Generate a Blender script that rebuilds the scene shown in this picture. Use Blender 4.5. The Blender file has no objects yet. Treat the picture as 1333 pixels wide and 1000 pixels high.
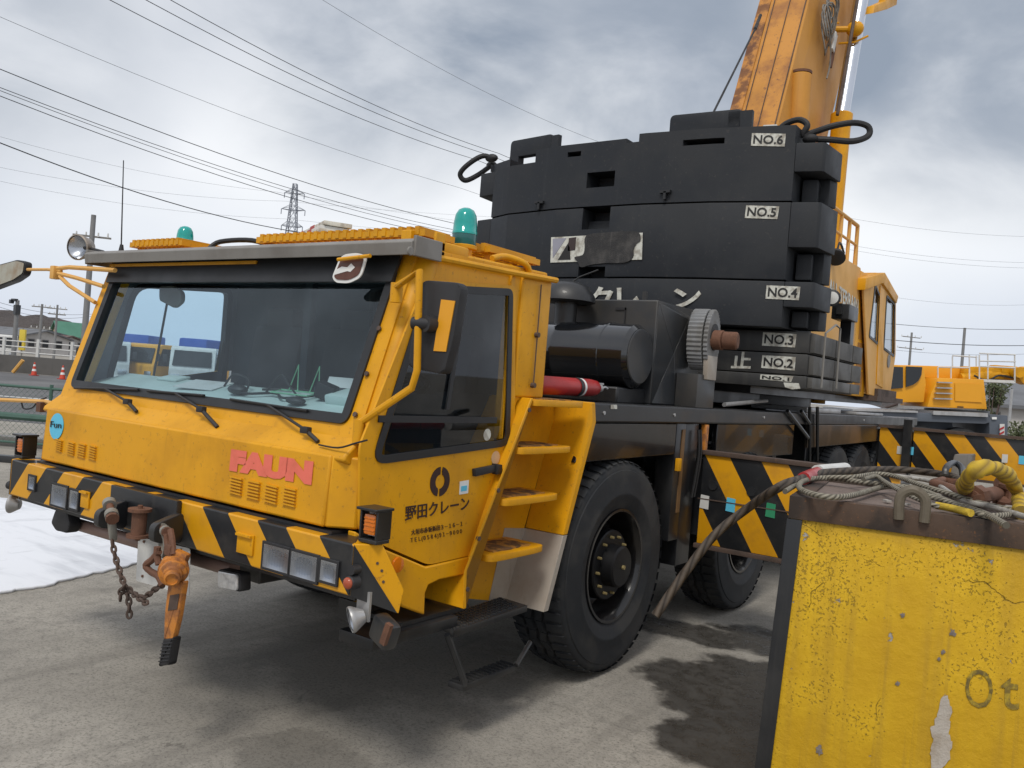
import bpy, bmesh, math, random
from mathutils import Vector as V, Matrix, Euler
random.seed(7)
R = math.radians
SC = bpy.context.scene
COL = SC.collection

# ------------------------------------------------------------------ camera
CL = V((3.8947, -2.4793, 1.8131)); FPX = 1115.98
YAW, PITCH, ROLL = -0.6168, -0.0055, 0.0791
_f = V((math.sin(YAW)*math.cos(PITCH), math.cos(YAW)*math.cos(PITCH), math.sin(PITCH)))
_r = V((math.cos(YAW), -math.sin(YAW), 0)); _u = _r.cross(_f)
CR = math.cos(ROLL)*_r + math.sin(ROLL)*_u; CU = -math.sin(ROLL)*_r + math.cos(ROLL)*_u
cd = bpy.data.cameras.new('camera'); cam = bpy.data.objects.new('camera', cd); COL.objects.link(cam)
m = Matrix((CR, CU, -_f)).transposed().to_4x4(); m.translation = CL
cam.matrix_world = m
cd.sensor_width = 36; cd.lens = FPX/1333*36; cd.clip_end = 6000; cd.clip_start = 0.05
SC.camera = cam
def ray(px, py): return _f + CR*((px-666.5)/FPX) - CU*((py-500)/FPX)
def AX(px, py, x): r = ray(px, py); return CL + r*((x-CL.x)/r.x)
def AY(px, py, y): r = ray(px, py); return CL + r*((y-CL.y)/r.y)
def AZ(px, py, z=0.): r = ray(px, py); return CL + r*((z-CL.z)/r.z)
def AD(px, py, d): return CL + ray(px, py)*d
def AP(px, py, p, n): r = ray(px, py); return CL + r*((p-CL).dot(n)/r.dot(n))

# ------------------------------------------------------------------ view, world, sun
SC.view_settings.view_transform = 'Standard'; SC.view_settings.look = 'None'
SC.view_settings.exposure = 0.35; SC.view_settings.gamma = 1.0
SUN_DIR = V((0.22, -0.70, 1.0)).normalized()     # towards the sun
wd = bpy.data.worlds.new('World'); SC.world = wd; wd.use_nodes = True
def lin(r, g, b):
    f = lambda c: (c/255/12.92 if c/255 <= .04045 else ((c/255+.055)/1.055)**2.4)
    return (f(r), f(g), f(b), 1)
class NT:
    """tiny node-tree writer"""
    def __init__(s, t): s.t = t; s.n = t.nodes; s.l = t.links
    def add(s, typ, ins=None, **kw):
        n = s.n.new(typ)
        for k, v in kw.items(): setattr(n, k, v)
        for k, v in (ins or {}).items():
            if hasattr(v, 'is_linked'): s.l.new(v, n.inputs[k])
            else: n.inputs[k].default_value = v
        return n
    def math(s, op, a, b=0., c=0., clamp=False):
        return s.add('ShaderNodeMath', {0: a, 1: b, 2: c}, operation=op, use_clamp=clamp).outputs[0]
    def vec(s, op, a, b=(0, 0, 0)):
        n = s.add('ShaderNodeVectorMath', {0: a, 1: b}, operation=op)
        return n.outputs['Value'] if op in ('DOT_PRODUCT', 'LENGTH') else n.outputs[0]
    def mix(s, f, a, b, bt='MIX'):
        n = s.add('ShaderNodeMix', data_type='RGBA', blend_type=bt)
        for k, v in ((0, f), (6, a), (7, b)):
            if hasattr(v, 'is_linked'): s.l.new(v, n.inputs[k])
            else: n.inputs[k].default_value = v
        return n.outputs[2]
    def noise(s, vec, scale, det=4., rough=.55, dist=0.):
        return s.add('ShaderNodeTexNoise', {'Vector': vec, 'Scale': scale, 'Detail': det, 'Roughness': rough, 'Distortion': dist}).outputs['Fac']
    def ramp(s, x, a, b, lo=0., hi=1.):
        return s.add('ShaderNodeMapRange', {0: x, 1: a, 2: b, 3: lo, 4: hi}, interpolation_type='SMOOTHSTEP').outputs[0]
w = NT(wd.node_tree); w.n.clear()
sky = w.add('ShaderNodeTexSky', sky_type='NISHITA', sun_disc=False)
sky.sun_elevation = math.asin(SUN_DIR.z); sky.sun_rotation = math.atan2(SUN_DIR.x, SUN_DIR.y)
sky.air_density = 1.2; sky.dust_density = 2.0
d = w.vec('NORMALIZE', w.add('ShaderNodeTexCoord').outputs['Generated'])
dz = w.math('MAXIMUM', w.add('ShaderNodeSeparateXYZ', {0: d}).outputs[2], 0.0)
den = w.math('ADD', dz, 0.50)
pl = w.vec('DIVIDE', d, w.add('ShaderNodeCombineXYZ', {0: den, 1: den, 2: den}).outputs[0])
n1 = w.noise(pl, 1.9, 5., .52, .2)
n2 = w.noise(w.vec('ADD', pl, (5.3, 2.1, 0)), 3.8, 6., .55, .3)
n3 = w.noise(w.vec('ADD', pl, (1.3, 8.1, 3)), 0.55, 3., .5)
base = w.ramp(n1, .22, .70)
def blob(px, py, half):
    v = ray(px, py).normalized()
    dn = w.vec('DOT_PRODUCT', w.vec('NORMALIZE', w.vec('ADD', d, w.vec('SCALE', w.add('ShaderNodeCombineXYZ', {0: w.math('SUBTRACT', n1, .5), 1: w.math('SUBTRACT', n2, .5), 2: w.math('SUBTRACT', n3, .5)}).outputs[0]))), tuple(v))
    return w.ramp(dn, math.cos(R(half)), 1.0)
# VectorMath SCALE uses its own 'Scale' input (default 1): damp the wobble there
dark = w.math('MULTIPLY', w.math('ADD', blob(470, 30, 13), w.math('ADD', blob(880, 40, 16), w.math('ADD', blob(1330, 70, 13), w.math('MULTIPLY', blob(-60, -40, 14), .7)))), w.math('ADD', .60, w.math('MULTIPLY', n2, .6)))
lite = w.math('ADD', w.math('ADD', w.math('MULTIPLY', blob(560, 215, 18), .75), w.math('MULTIPLY', blob(130, 110, 13), .55)), w.math('ADD', w.math('MULTIPLY', blob(760, 140, 7), .4), w.math('MULTIPLY', blob(1230, 220, 13), .8)))
for n in w.n:
    if n.type == 'VECT_MATH' and n.operation == 'SCALE': n.inputs['Scale'].default_value = 0.16
gray = w.mix(base, lin(186, 191, 202), lin(214, 216, 220))
gray = w.mix(w.math('MULTIPLY', lite, 1.0, clamp=True), gray, lin(238, 239, 240))
gray = w.mix(w.math('MULTIPLY', w.math('MULTIPLY', dark, .95), w.ramp(n2, .25, .60, .55, 1.0), clamp=True), gray, lin(134, 144, 158))
hor = w.ramp(dz, .0, .22, .75, 0.)
gray = w.mix(hor, gray, lin(196, 205, 220))
cl = w.vec('SCALE', gray); cl.node.inputs['Scale'].default_value = 10.0
col = w.mix(.93, sky.outputs[0], cl)
bg = w.add('ShaderNodeBackground', {0: col, 1: 0.1})
w.add('ShaderNodeOutputWorld', {0: bg.outputs[0]})
sd = bpy.data.lights.new('sun', 'SUN'); sd.energy = 1.5; sd.angle = R(14); sd.color = (1, .95, .87)
so = bpy.data.objects.new('sun', sd); COL.objects.link(so)
so.rotation_euler = (-SUN_DIR).to_track_quat('-Z', 'Y').to_euler()

# ------------------------------------------------------------------ materials
def newmat(name):
    mt = bpy.data.materials.new(name); mt.use_nodes = True
    t = NT(mt.node_tree); b = t.n['Principled BSDF']
    return mt, t, b
def setb(t, b, **kw):
    for k, v in kw.items():
        k = k.replace('_', ' ')
        if hasattr(v, 'is_linked'): t.l.new(v, b.inputs[k])
        else: b.inputs[k].default_value = v
def bump(t, b, h, strength=.3, dist=.01):
    n = t.add('ShaderNodeBump', {'Height': h, 'Strength': strength, 'Distance': dist}); t.l.new(n.outputs[0], b.inputs['Normal'])
def C(h):
    if isinstance(h, tuple): return (*h, 1) if len(h) == 3 else h
    return lin(int(h[0:2], 16), int(h[2:4], 16), int(h[4:6], 16))
def paint(name, c, rough=.4, dirt=None, amt=.3, scale=3., spec=.5, metal=0., streak=True, bmp=.0, speck=0., speckc=None, coat=0., rng=(.42, .75)):
    """painted or bare metal with slow tone drift, vertical run marks and speckled wear"""
    mt, t, b = newmat(name); c = C(c); dirt = C(dirt) if dirt else tuple(x*.45 for x in c[:3])+(1,)
    co = t.add('ShaderNodeTexCoord').outputs['Object']
    a = t.noise(co, scale, 6., .6)
    out = t.mix(t.ramp(a, *rng, 0., amt), c, dirt)
    drift = t.noise(co, scale*.3, 2.)
    out = t.mix(t.ramp(drift, .3, .7, 0., .18), out, tuple(min(1, x*1.25+.01) for x in c[:3])+(1,))
    if streak:
        st = t.noise(t.vec('MULTIPLY', co, (1, 1, .06)), scale*6, 4., .65)
        out = t.mix(t.ramp(st, .55, .8, 0., amt*.8), out, dirt)
    if speck:
        sp = t.noise(co, scale*14, 5., .7)
        out = t.mix(t.ramp(sp, .60, .66, 0., speck), out, C(speckc) if speckc else dirt)
    setb(t, b, Base_Color=out, Roughness=t.ramp(a, .3, .8, rough*.85, min(1, rough*1.4)), Metallic=metal, Specular_IOR_Level=spec, Coat_Weight=coat)
    if bmp: bump(t, b, t.noise(co, scale*12, 5.), bmp, .004)
    return mt
def plain(name, c, rough=.5, metal=0., spec=.5): return paint(name, c, rough, amt=.15, streak=False, metal=metal, spec=spec)
YEL = (.66, .312, .005)
M = {}
M['yellow'] = paint('yellow_paint', YEL, .42, dirt=(.34, .15, .012), amt=.42, scale=2.6, spec=.30, coat=.0, speck=.4, speckc=(.20, .09, .03), rng=(.44, .70))
M['yellow_pale'] = paint('weathered_yellow_paint', (.66, .36, .09), .6, dirt=(.30, .15, .05), amt=.35, scale=1.5)
M['yellow_new'] = paint('fresh_yellow_paint', (.72, .32, .01), .4, amt=.15, scale=1.)
M['yellow_rust'] = paint('rust_eaten_yellow_paint', (.52, .225, .03), .6, streak=False, dirt=(.19, .075, .04), amt=.85, scale=1.6, speck=.7, speckc=(.13, .055, .035), rng=(.44, .66))
M['yellow_boom'] = paint('weathered_boom_paint', (.54, .25, .035), .6, dirt=(.30, .12, .03), amt=.6, scale=1.2)
M['yellow_flake'] = paint('flaking_rusty_yellow_paint', (.48, .20, .03), .7, streak=False, dirt=(.11, .045, .025), amt=.95, scale=4.5, speck=.9, speckc=(.09, .04, .03), bmp=.3, rng=(.40, .56))
M['black'] = paint('black_paint', (.010, .011, .013), .38, dirt=(.045, .042, .038), amt=.6, scale=2.5, coat=.1)
M['black_gloss'] = paint('gloss_black_paint', (.006, .006, .007), .2, spec=.4, dirt=(.03, .025, .02), amt=.4, scale=2.0, coat=.3)
M['slab'] = paint('matt_slate_black_paint', (.0125, .0150, .0195), .55, spec=.35, dirt=(.030, .032, .035), amt=.7, scale=1.9, bmp=.16, rng=(.42, .66), speck=.35, speckc=(.06, .055, .05))
M['slab_low'] = paint('dusty_black_paint', (.022, .022, .022), .5, dirt=(.08, .075, .065), amt=.6, scale=1.6)
M['dark_grey'] = paint('dark_grey_paint', (.024, .027, .031), .34, dirt=(.06, .052, .042), amt=.6, scale=2., rng=(.42, .68))
M['grey'] = paint('grey_metal', (.20, .19, .175), .5, dirt=(.10, .085, .07), amt=.5, scale=3.)
M['steel'] = paint('galvanised_steel', (.42, .42, .42), .38, dirt=(.18, .16, .14), amt=.5, scale=4., metal=.5)
M['silver'] = paint('bare_primer_metal', (.42, .38, .33), .45, dirt=(.24, .17, .10), amt=.5, scale=3., metal=.25)
M['ring_grey'] = paint('weathered_grey_steel', (.19, .195, .20), .5, dirt=(.10, .09, .075), amt=.7, scale=5., rng=(.40, .62))
M['black_wet'] = paint('polished_black_paint', (.006, .007, .009), .12, dirt=(.02, .018, .015), amt=.4, scale=2., coat=.8)
M['chrome'] = plain('chrome', (.60, .63, .68), .22, 1.)
M['rust'] = paint('rusty_steel', (.14, .062, .035), .85, dirt=(.055, .03, .02), amt=.8, scale=9., speck=.5, speckc=(.28, .13, .06), bmp=.4)
M['rust_dark'] = paint('dark_rusty_steel', (.085, .055, .042), .8, dirt=(.035, .028, .024), amt=.9, scale=5., speck=.5, speckc=(.16, .085, .05), bmp=.3)
M['orange'] = paint('worn_orange_paint', (.52, .19, .025), .5, dirt=(.15, .06, .03), amt=.85, scale=16., rng=(.42, .60), speck=.6, speckc=(.07, .04, .03), bmp=.4)
M['zinc'] = paint('greyed_zinc', (.22, .215, .19), .55, dirt=(.12, .09, .06), amt=.6, scale=12.)
M['rubber'] = paint('tyre_rubber', (.013, .015, .018), .7, spec=.35, dirt=(.050, .048, .045), amt=.7, scale=3.4, rng=(.44, .64), streak=False, bmp=.1)
M['seal'] = plain('black_rubber', (.012, .013, .015), .45)
M['plastic'] = plain('black_plastic', (.018, .018, .020), .55)
M['white'] = paint('white_paint', (.58, .58, .56), .5, dirt=(.3, .28, .25), amt=.4, scale=5.)
M['white_clean'] = plain('white_plate', (.72, .72, .70), .5)
M['sticker'] = paint('aged_white_film', (.58, .58, .52), .5, dirt=(.20, .17, .13), amt=.8, rng=(.42, .64), scale=14., speck=.35, speckc=(.3, .28, .25))
M['ink'] = plain('black_lettering', (.012, .011, .010), .5)
M['brown_ink'] = plain('dark_brown_lettering', (.030, .010, .008), .5)
M['pink'] = paint('faded_red_lettering', (.74, .15, .10), .5, dirt=(.5, .12, .06), amt=.5, scale=10., streak=False)
M['red'] = paint('red_paint', (.36, .018, .018), .35, dirt=(.15, .02, .02), amt=.4, scale=6.)
M['blue_film'] = plain('blue_film', (.10, .48, .68), .4)
M['green_film'] = plain('green_film', (.03, .25, .12), .4)
M['dash'] = paint('mint_grey_dashboard', (.50, .59, .555), .6, amt=.3, scale=3., streak=False)
M['interior'] = plain('dark_cab_lining', (.036, .046, .056), .8)
M['lining_grey'] = plain('grey_door_lining', (.10, .115, .13), .8)
M['seat'] = plain('dark_seat_cloth', (.050, .048, .052), .9)
M['seat_red'] = plain('red_cloth', (.16, .03, .03), .9)
M['wire_green'] = plain('green_coated_wire', (.18, .45, .26), .4)
M['cable'] = plain('black_cable', (.010, .010, .011), .6)
M['line'] = plain('power_line', (.035, .037, .042), .6)
M['rope_brown'] = None
def glassy(name, tint, gl=(1, 1, 1), ior=1.5, rough=.02):
    mt, t, b = newmat(name); t.n.remove(b)
    tr = t.add('ShaderNodeBsdfTransparent', {0: (*tint, 1)}); g = t.add('ShaderNodeBsdfGlossy', {0: (*gl, 1), 'Roughness': rough})
    co = t.add('ShaderNodeTexCoord').outputs['Object']
    back = t.add('ShaderNodeNewGeometry').outputs['Backfacing']
    fr = t.math('ADD', t.math('MULTIPLY', t.add('ShaderNodeFresnel', {0: ior}).outputs[0], 1.0), t.ramp(t.noise(co, 2.5, 4.), .4, .8, 0., .03))
    fr = t.math('MULTIPLY', fr, t.math('SUBTRACT', 1., back))
    mx = t.add('ShaderNodeMixShader', {0: fr, 1: tr.outputs[0], 2: g.outputs[0]})
    t.l.new(mx.outputs[0], t.n['Material Output'].inputs[0]); return mt
M['glass'] = glassy('windscreen_glass', (.86, .93, .96), gl=(.82, .93, 1.0), ior=1.52)
M['glass_dark'] = glassy('tinted_side_glass', (.62, .65, .67), ior=1.5)
M['glass_black'] = plain('dark_tinted_glass', (.016, .018, .020), .08)
def lensmat(name, c, rough=.08, trans=.55):
    mt, t, b = newmat(name)
    setb(t, b, Base_Color=C(c), Roughness=rough, Transmission_Weight=trans, IOR=1.45, Coat_Weight=.6); return mt
M['teal'] = lensmat('teal_beacon_plastic', (.0, .42, .38), .15, .3)
M['teal_dark'] = lensmat('teal_base_plastic', (.01, .13, .13), .2, .2)
M['amber'] = lensmat('amber_lens', (.75, .20, .01), .15, .2)
M['lens'] = glassy('clear_lens', (.88, .90, .93))
M['lens_pale'] = paint('ribbed_pale_lens', (.50, .51, .52), .12, dirt=(.75, .76, .78), amt=.9, scale=22., metal=.5)
M['mirror'] = plain('mirror_glass', (.8, .82, .82), .04, 1.)
M['reflector'] = plain('lamp_reflector', (.55, .56, .58), .28, 1.)
def rope_mat(name, a, bcol, per=22.):
    mt, t, b = newmat(name)
    uv = t.add('ShaderNodeTexCoord').outputs['UV']
    s = t.add('ShaderNodeSeparateXYZ', {0: uv})
    ph = t.math('FRACT', t.math('ADD', t.math('MULTIPLY', s.outputs[0], per), t.math('MULTIPLY', s.outputs[1], 3.)))
    h = t.math('SINE', t.math('MULTIPLY', ph, math.pi))
    no = t.noise(t.add('ShaderNodeTexCoord').outputs['Object'], 20., 4.)
    c = t.mix(t.math('MULTIPLY', h, 1., clamp=True), C(bcol), C(a))
    c = t.mix(t.ramp(no, .45, .7, 0., .6), c, C(bcol))
    setb(t, b, Base_Color=c, Roughness=.75); bump(t, b, h, .9, .006); return mt
M['rope_brown'] = rope_mat('brown_wire_rope', (.085, .065, .047), (.022, .016, .012), 9.)
M['rope_pale'] = rope_mat('pale_wire_rope', (.30, .275, .215), (.09, .08, .06), 40.)
M['rope_eye'] = rope_mat('yellow_twisted_rope', (.54, .36, .02), (.26, .17, .03), 11.)
M['rope_yellow'] = paint('yellow_painted_rope', (.58, .40, .03), .7, dirt=(.12, .09, .03), amt=.6, scale=16., speck=.5, speckc=(.06, .05, .03), bmp=.6)
def stripes(name, kind, k, off, per, duty, a=YEL, b_=(.012, .013, .015)):
    """black and yellow hazard bands; kind 'v' mirrors them about x = 0"""
    mt, t, b = newmat(name)
    co = t.add('ShaderNodeTexCoord').outputs['Object']; s = t.add('ShaderNodeSeparateXYZ', {0: co})
    x = t.math('ABSOLUTE', s.outputs[0]) if kind == 'v' else s.outputs[0]
    no = t.noise(co, 9., 5., .6)
    v = t.math('ADD', x, t.math('ADD', t.math('MULTIPLY', s.outputs[2], k), -off + 40*per))
    fr = t.math('FRACT', t.math('DIVIDE', v, per))
    f = t.math('LESS_THAN', fr, duty)
    yel = t.mix(t.ramp(no, .45, .75, 0., .3), C(a), (.30, .13, .03, 1))
    blk = t.mix(t.ramp(no, .45, .8, 0., .5), C(b_), (.06, .055, .05, 1))
    setb(t, b, Base_Color=t.mix(f, yel, blk), Roughness=.4, Coat_Weight=.1); return mt
M['bumper'] = stripes('bumper_hazard_stripes', 'v', .94, .43+.94*1.11, .40, .48)
M['board'] = stripes('board_hazard_stripes', 'h', .62, -.15, .43, .55)
M['board_rear'] = stripes('rear_board_hazard_stripes', 'h', .80, .1, .44, .5)

# ------------------------------------------------------------------ mesh helpers
class MB:
    def __init__(s): s.b = bmesh.new(); s.uv = s.b.loops.layers.uv.new('UVMap')
    def box(s, c, size, rot=None, bev=0.):
        r = bmesh.ops.create_cube(s.b, size=1); vs = r['verts']
        mt = (rot.to_4x4() if rot is not None else Matrix.Identity(4)) @ Matrix.Diagonal((*size, 1))
        mt.translation = V(c)
        bmesh.ops.transform(s.b, matrix=mt, verts=vs)
        if bev:
            es = list({e for v in vs for e in v.link_edges})
            bmesh.ops.bevel(s.b, geom=es, offset=bev, segments=2, profile=.6, affect='EDGES')
        return s
    def span(s, a, b, bev=0.):
        a, b = V(a), V(b); return s.box((a+b)/2, [abs(x) for x in (b-a)], None, bev)
    def prism(s, pts, ext, bev=0.):
        vs = [s.b.verts.new(p) for p in pts]; f = s.b.faces.new(vs)
        r = bmesh.ops.extrude_face_region(s.b, geom=[f])
        nv = [g for g in r['geom'] if isinstance(g, bmesh.types.BMVert)]
        bmesh.ops.translate(s.b, verts=nv, vec=V(ext))
        if bev:
            es = list({e for v in vs+nv for e in v.link_edges})
            bmesh.ops.bevel(s.b, geom=es, offset=bev, segments=2, profile=.6, affect='EDGES')
        return s
    def holed(s, outer, holes, ext):
        es = []
        for loop in [outer]+holes:
            vs = [s.b.verts.new(p) for p in loop]
            es += [s.b.edges.new((vs[i], vs[(i+1) % len(vs)])) for i in range(len(vs))]
        r = bmesh.ops.triangle_fill(s.b, use_beauty=True, use_dissolve=False, edges=es)
        fs = [g for g in r['geom'] if isinstance(g, bmesh.types.BMFace)]
        r = bmesh.ops.extrude_face_region(s.b, geom=fs)
        bmesh.ops.translate(s.b, verts=[g for g in r['geom'] if isinstance(g, bmesh.types.BMVert)], vec=V(ext))
        return s
    def cyl(s, p0, p1, r0, r1=None, n=20, bev=0.):
        p0, p1 = V(p0), V(p1); r1 = r0 if r1 is None else r1
        return s.lathe([(0, 0), (r0, 0), (r1, (p1-p0).length), (0, (p1-p0).length)], p0, p1-p0, n) if not bev else \
            s.lathe([(0, 0), (r0-bev, 0), (r0, bev), (r1, (p1-p0).length-bev), (r1-bev, (p1-p0).length), (0, (p1-p0).length)], p0, p1-p0, n)
    def lathe(s, prof, o, axis, n=24):
        o = V(o); q = V((0, 0, 1)).rotation_difference(V(axis).normalized()).to_matrix()
        rings = []
        for (r, h) in prof:
            if r < 1e-6: rings.append([s.b.verts.new(o + q @ V((0, 0, h)))])
            else: rings.append([s.b.verts.new(o + q @ V((r*math.cos(2*math.pi*i/n), r*math.sin(2*math.pi*i/n), h))) for i in range(n)])
        for a, b in zip(rings, rings[1:]):
            for i in range(n):
                j = (i+1) % n
                if len(a) == 1 and len(b) == 1: continue
                if len(a) == 1: s.b.faces.new((a[0], b[j], b[i]))
                elif len(b) == 1: s.b.faces.new((a[i], a[j], b[0]))
                else: s.b.faces.new((a[i], a[j], b[j], b[i]))
        return s
    def tube(s, pts, r, n=8, closed=False, sub=0):
        pts = [V(p) for p in pts]
        if sub: pts = smooth_path(pts, sub, closed)
        N = len(pts); rings = []; prev = None; L = 0; ls = []
        for i, p in enumerate(pts):
            t = (pts[(i+1) % N]-pts[i-1]) if closed else (pts[min(i+1, N-1)]-pts[max(i-1, 0)])
            t.normalize()
            if prev is None: u = t.orthogonal().normalized()
            else: u = (prev - t*prev.dot(t)); u = u.normalized() if u.length > 1e-6 else t.orthogonal().normalized()
            prev = u; v = t.cross(u)
            rr = r(i/(N-1)) if callable(r) else r
            rings.append([s.b.verts.new(p + rr*(u*math.cos(2*math.pi*k/n)+v*math.sin(2*math.pi*k/n))) for k in range(n)])
            if i: L += (p-pts[i-1]).length
            ls.append(L)
        m = N if closed else N-1
        for i in range(m):
            a, b = rings[i], rings[(i+1) % N]
            for k in range(n):
                f = s.b.faces.new((a[k], a[(k+1) % n], b[(k+1) % n], b[k]))
                l1 = ls[i+1] if i+1 < N else L+.01
                for lp, uvw in zip(f.loops, ((ls[i], k/n), (ls[i], (k+1)/n), (l1, (k+1)/n), (l1, k/n))): lp[s.uv].uv = uvw
        if not closed:
            s.b.faces.new(list(reversed(rings[0]))); s.b.faces.new(rings[-1])
        return s
    def sphere(s, c, r, sc=(1, 1, 1), n=16):
        q = bmesh.ops.create_uvsphere(s.b, u_segments=n, v_segments=n//2, radius=r)
        bmesh.ops.transform(s.b, matrix=Matrix.Translation(V(c)) @ Matrix.Diagonal((*sc, 1)), verts=q['verts']); return s
    def grid(s, fn, nu, nv, thick=None):
        vs = [[s.b.verts.new(fn(i/nu, j/nv)) for j in range(nv+1)] for i in range(nu+1)]
        for i in range(nu):
            for j in range(nv): s.b.faces.new((vs[i][j], vs[i+1][j], vs[i+1][j+1], vs[i][j+1]))
        return s
    def mesh(s, me_name, T=None):
        if T is not None: bmesh.ops.transform(s.b, matrix=T, verts=s.b.verts)
        bmesh.ops.recalc_face_normals(s.b, faces=s.b.faces)
    def build(s, name, mat, parent=None, bevel=0., world_origin=False, sharp=35, recalc=True, seg=2):
        if recalc: bmesh.ops.recalc_face_normals(s.b, faces=s.b.faces)
        c = V((0, 0, 0))
        if not world_origin and len(s.b.verts):
            lo = V([min(v.co[i] for v in s.b.verts) for i in range(3)]); hi = V([max(v.co[i] for v in s.b.verts) for i in range(3)])
            c = (lo+hi)/2
            bmesh.ops.translate(s.b, verts=s.b.verts, vec=-c)
        me = bpy.data.meshes.new(name); s.b.to_mesh(me); s.b.free()
        me.materials.append(M[mat] if isinstance(mat, str) else mat)
        me.polygons.foreach_set('use_smooth', [True]*len(me.polygons)); me.set_sharp_from_angle(angle=R(sharp))
        o = bpy.data.objects.new(name, me); COL.objects.link(o)
        place(o, c, parent)
        if bevel:
            bm = o.modifiers.new('bevel', 'BEVEL'); bm.width = bevel; bm.segments = seg; bm.limit_method = 'ANGLE'; bm.angle_limit = R(40)
            bm.harden_normals = False
        return o
def loose(b, name, mat, parent=None, **kw):
    """build every connected piece of b as a part of its own"""
    b.b.verts.ensure_lookup_table(); seen = set(); out = []
    for v in b.b.verts:
        if v in seen: continue
        comp = [v]; seen.add(v); k = 0
        while k < len(comp):
            for e in comp[k].link_edges:
                o = e.other_vert(comp[k])
                if o not in seen: seen.add(o); comp.append(o)
            k += 1
        out.append(comp)
    obs = []
    for comp in out:
        nb = MB(); mp = {v: nb.b.verts.new(v.co) for v in comp}
        for f in {f for v in comp for f in v.link_faces}: nb.b.faces.new([mp[v] for v in f.verts])
        obs.append(nb.build(name, mat, parent, **kw))
    b.b.free(); return obs
WP = {}
def place(o, c, parent):
    WP[o.name] = V(c)
    if parent is not None:
        o.parent = parent; o.location = V(c) - WP[parent.name]
    else: o.location = c
def smooth_path(p, sub, closed=False):
    out = []; N = len(p)
    for i in range(N if closed else N-1):
        g = lambda k: p[k % N] if closed else p[max(0, min(N-1, k))]
        p0, p1, p2, p3 = g(i-1), g(i), g(i+1), g(i+2)
        for k in range(sub):
            t = k/sub
            out.append(.5*((2*p1)+(p2-p0)*t+(2*p0-5*p1+4*p2-p3)*t*t+(-p0+3*p1-3*p2+p3)*t**3))
    if not closed: out.append(p[-1])
    return out
def fillet(pts, r, n=5):
    out = []; N = len(pts); rs = r if isinstance(r, (list, tuple)) else [r]*N
    for i in range(N):
        p, a, b = V(pts[i]), V(pts[i-1]), V(pts[(i+1) % N]); rr = rs[i]
        if rr <= 0: out.append(p); continue
        da, db = (a-p), (b-p); k = min(rr, da.length*.45, db.length*.45)
        p0, p1 = p+da.normalized()*k, p+db.normalized()*k
        for j in range(n+1):
            t = j/n; out.append(p0*(1-t)**2 + p*2*t*(1-t) + p1*t*t)
    return out
def scale_loop(pts, d):
    """inset a roughly convex loop by about d"""
    c = sum((V(p) for p in pts), V())/len(pts)
    out = []
    N = len(pts)
    n = V()
    for i in range(N): n += (V(pts[i])-c).cross(V(pts[(i+1) % N])-c)
    n.normalize()
    for i in range(N):
        t = (V(pts[(i+1) % N])-V(pts[i-1])).normalized(); out.append(V(pts[i]) + n.cross(t)*d)
    return out
def empty(name, loc, label=None, cat=None, group=None, rz=0.):
    o = bpy.data.objects.new(name, None); COL.objects.link(o); o.empty_display_size = .1
    place(o, V(loc), None); o.rotation_euler.z = rz
    return tag(o, label, cat, group)
def tag(o, label=None, cat=None, group=None, kind=None):
    if label: o['label'] = label
    if cat: o['category'] = cat
    if group: o['group'] = group
    if kind: o['kind'] = kind
    return o
def lab(o, label): o['label'] = label; return o
def copy_tree(o, parent=None):
    c = o.copy(); COL.objects.link(c)
    if parent is not None: c.parent = parent; c.matrix_parent_inverse = Matrix.Identity(4)
    for ch in list(o.children): copy_tree(ch, c)
    return c
def text_mb(txt, bl, br, tl, thick=.002, bold=0., lift=.0015, normal=None, shear=0.):
    cu = bpy.data.curves.new('t', 'FONT'); cu.body = txt; cu.size = 1; cu.offset = bold; cu.resolution_u = 3
    ob = bpy.data.objects.new('t', cu); COL.objects.link(ob)
    dg = bpy.context.evaluated_depsgraph_get(); me = bpy.data.meshes.new_from_object(ob.evaluated_get(dg))
    bpy.data.objects.remove(ob)
    b = MB(); b.b.from_mesh(me); bpy.data.meshes.remove(me)
    xs = [v.co.x for v in b.b.verts]; ys = [v.co.y for v in b.b.verts]
    x0, x1, y0, y1 = min(xs), max(xs), min(ys), max(ys)
    bl, br, tl = V(bl), V(br), V(tl); U, W = br-bl, tl-bl; N = U.cross(W).normalized()
    for v in b.b.verts:
        v.co = bl + U*((v.co.x-x0)/(x1-x0)) + W*((v.co.y-y0)/(y1-y0)) + N*lift
    r = bmesh.ops.extrude_face_region(b.b, geom=list(b.b.faces))
    bmesh.ops.translate(b.b, verts=[g for g in r['geom'] if isinstance(g, bmesh.types.BMVert)], vec=N*thick)
    return b
def quadplate(p, thick):
    p = [V(x) for x in p]; n = (p[1]-p[0]).cross(p[-1]-p[0]).normalized()
    b = MB(); b.prism(p, n*thick); return b

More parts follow.
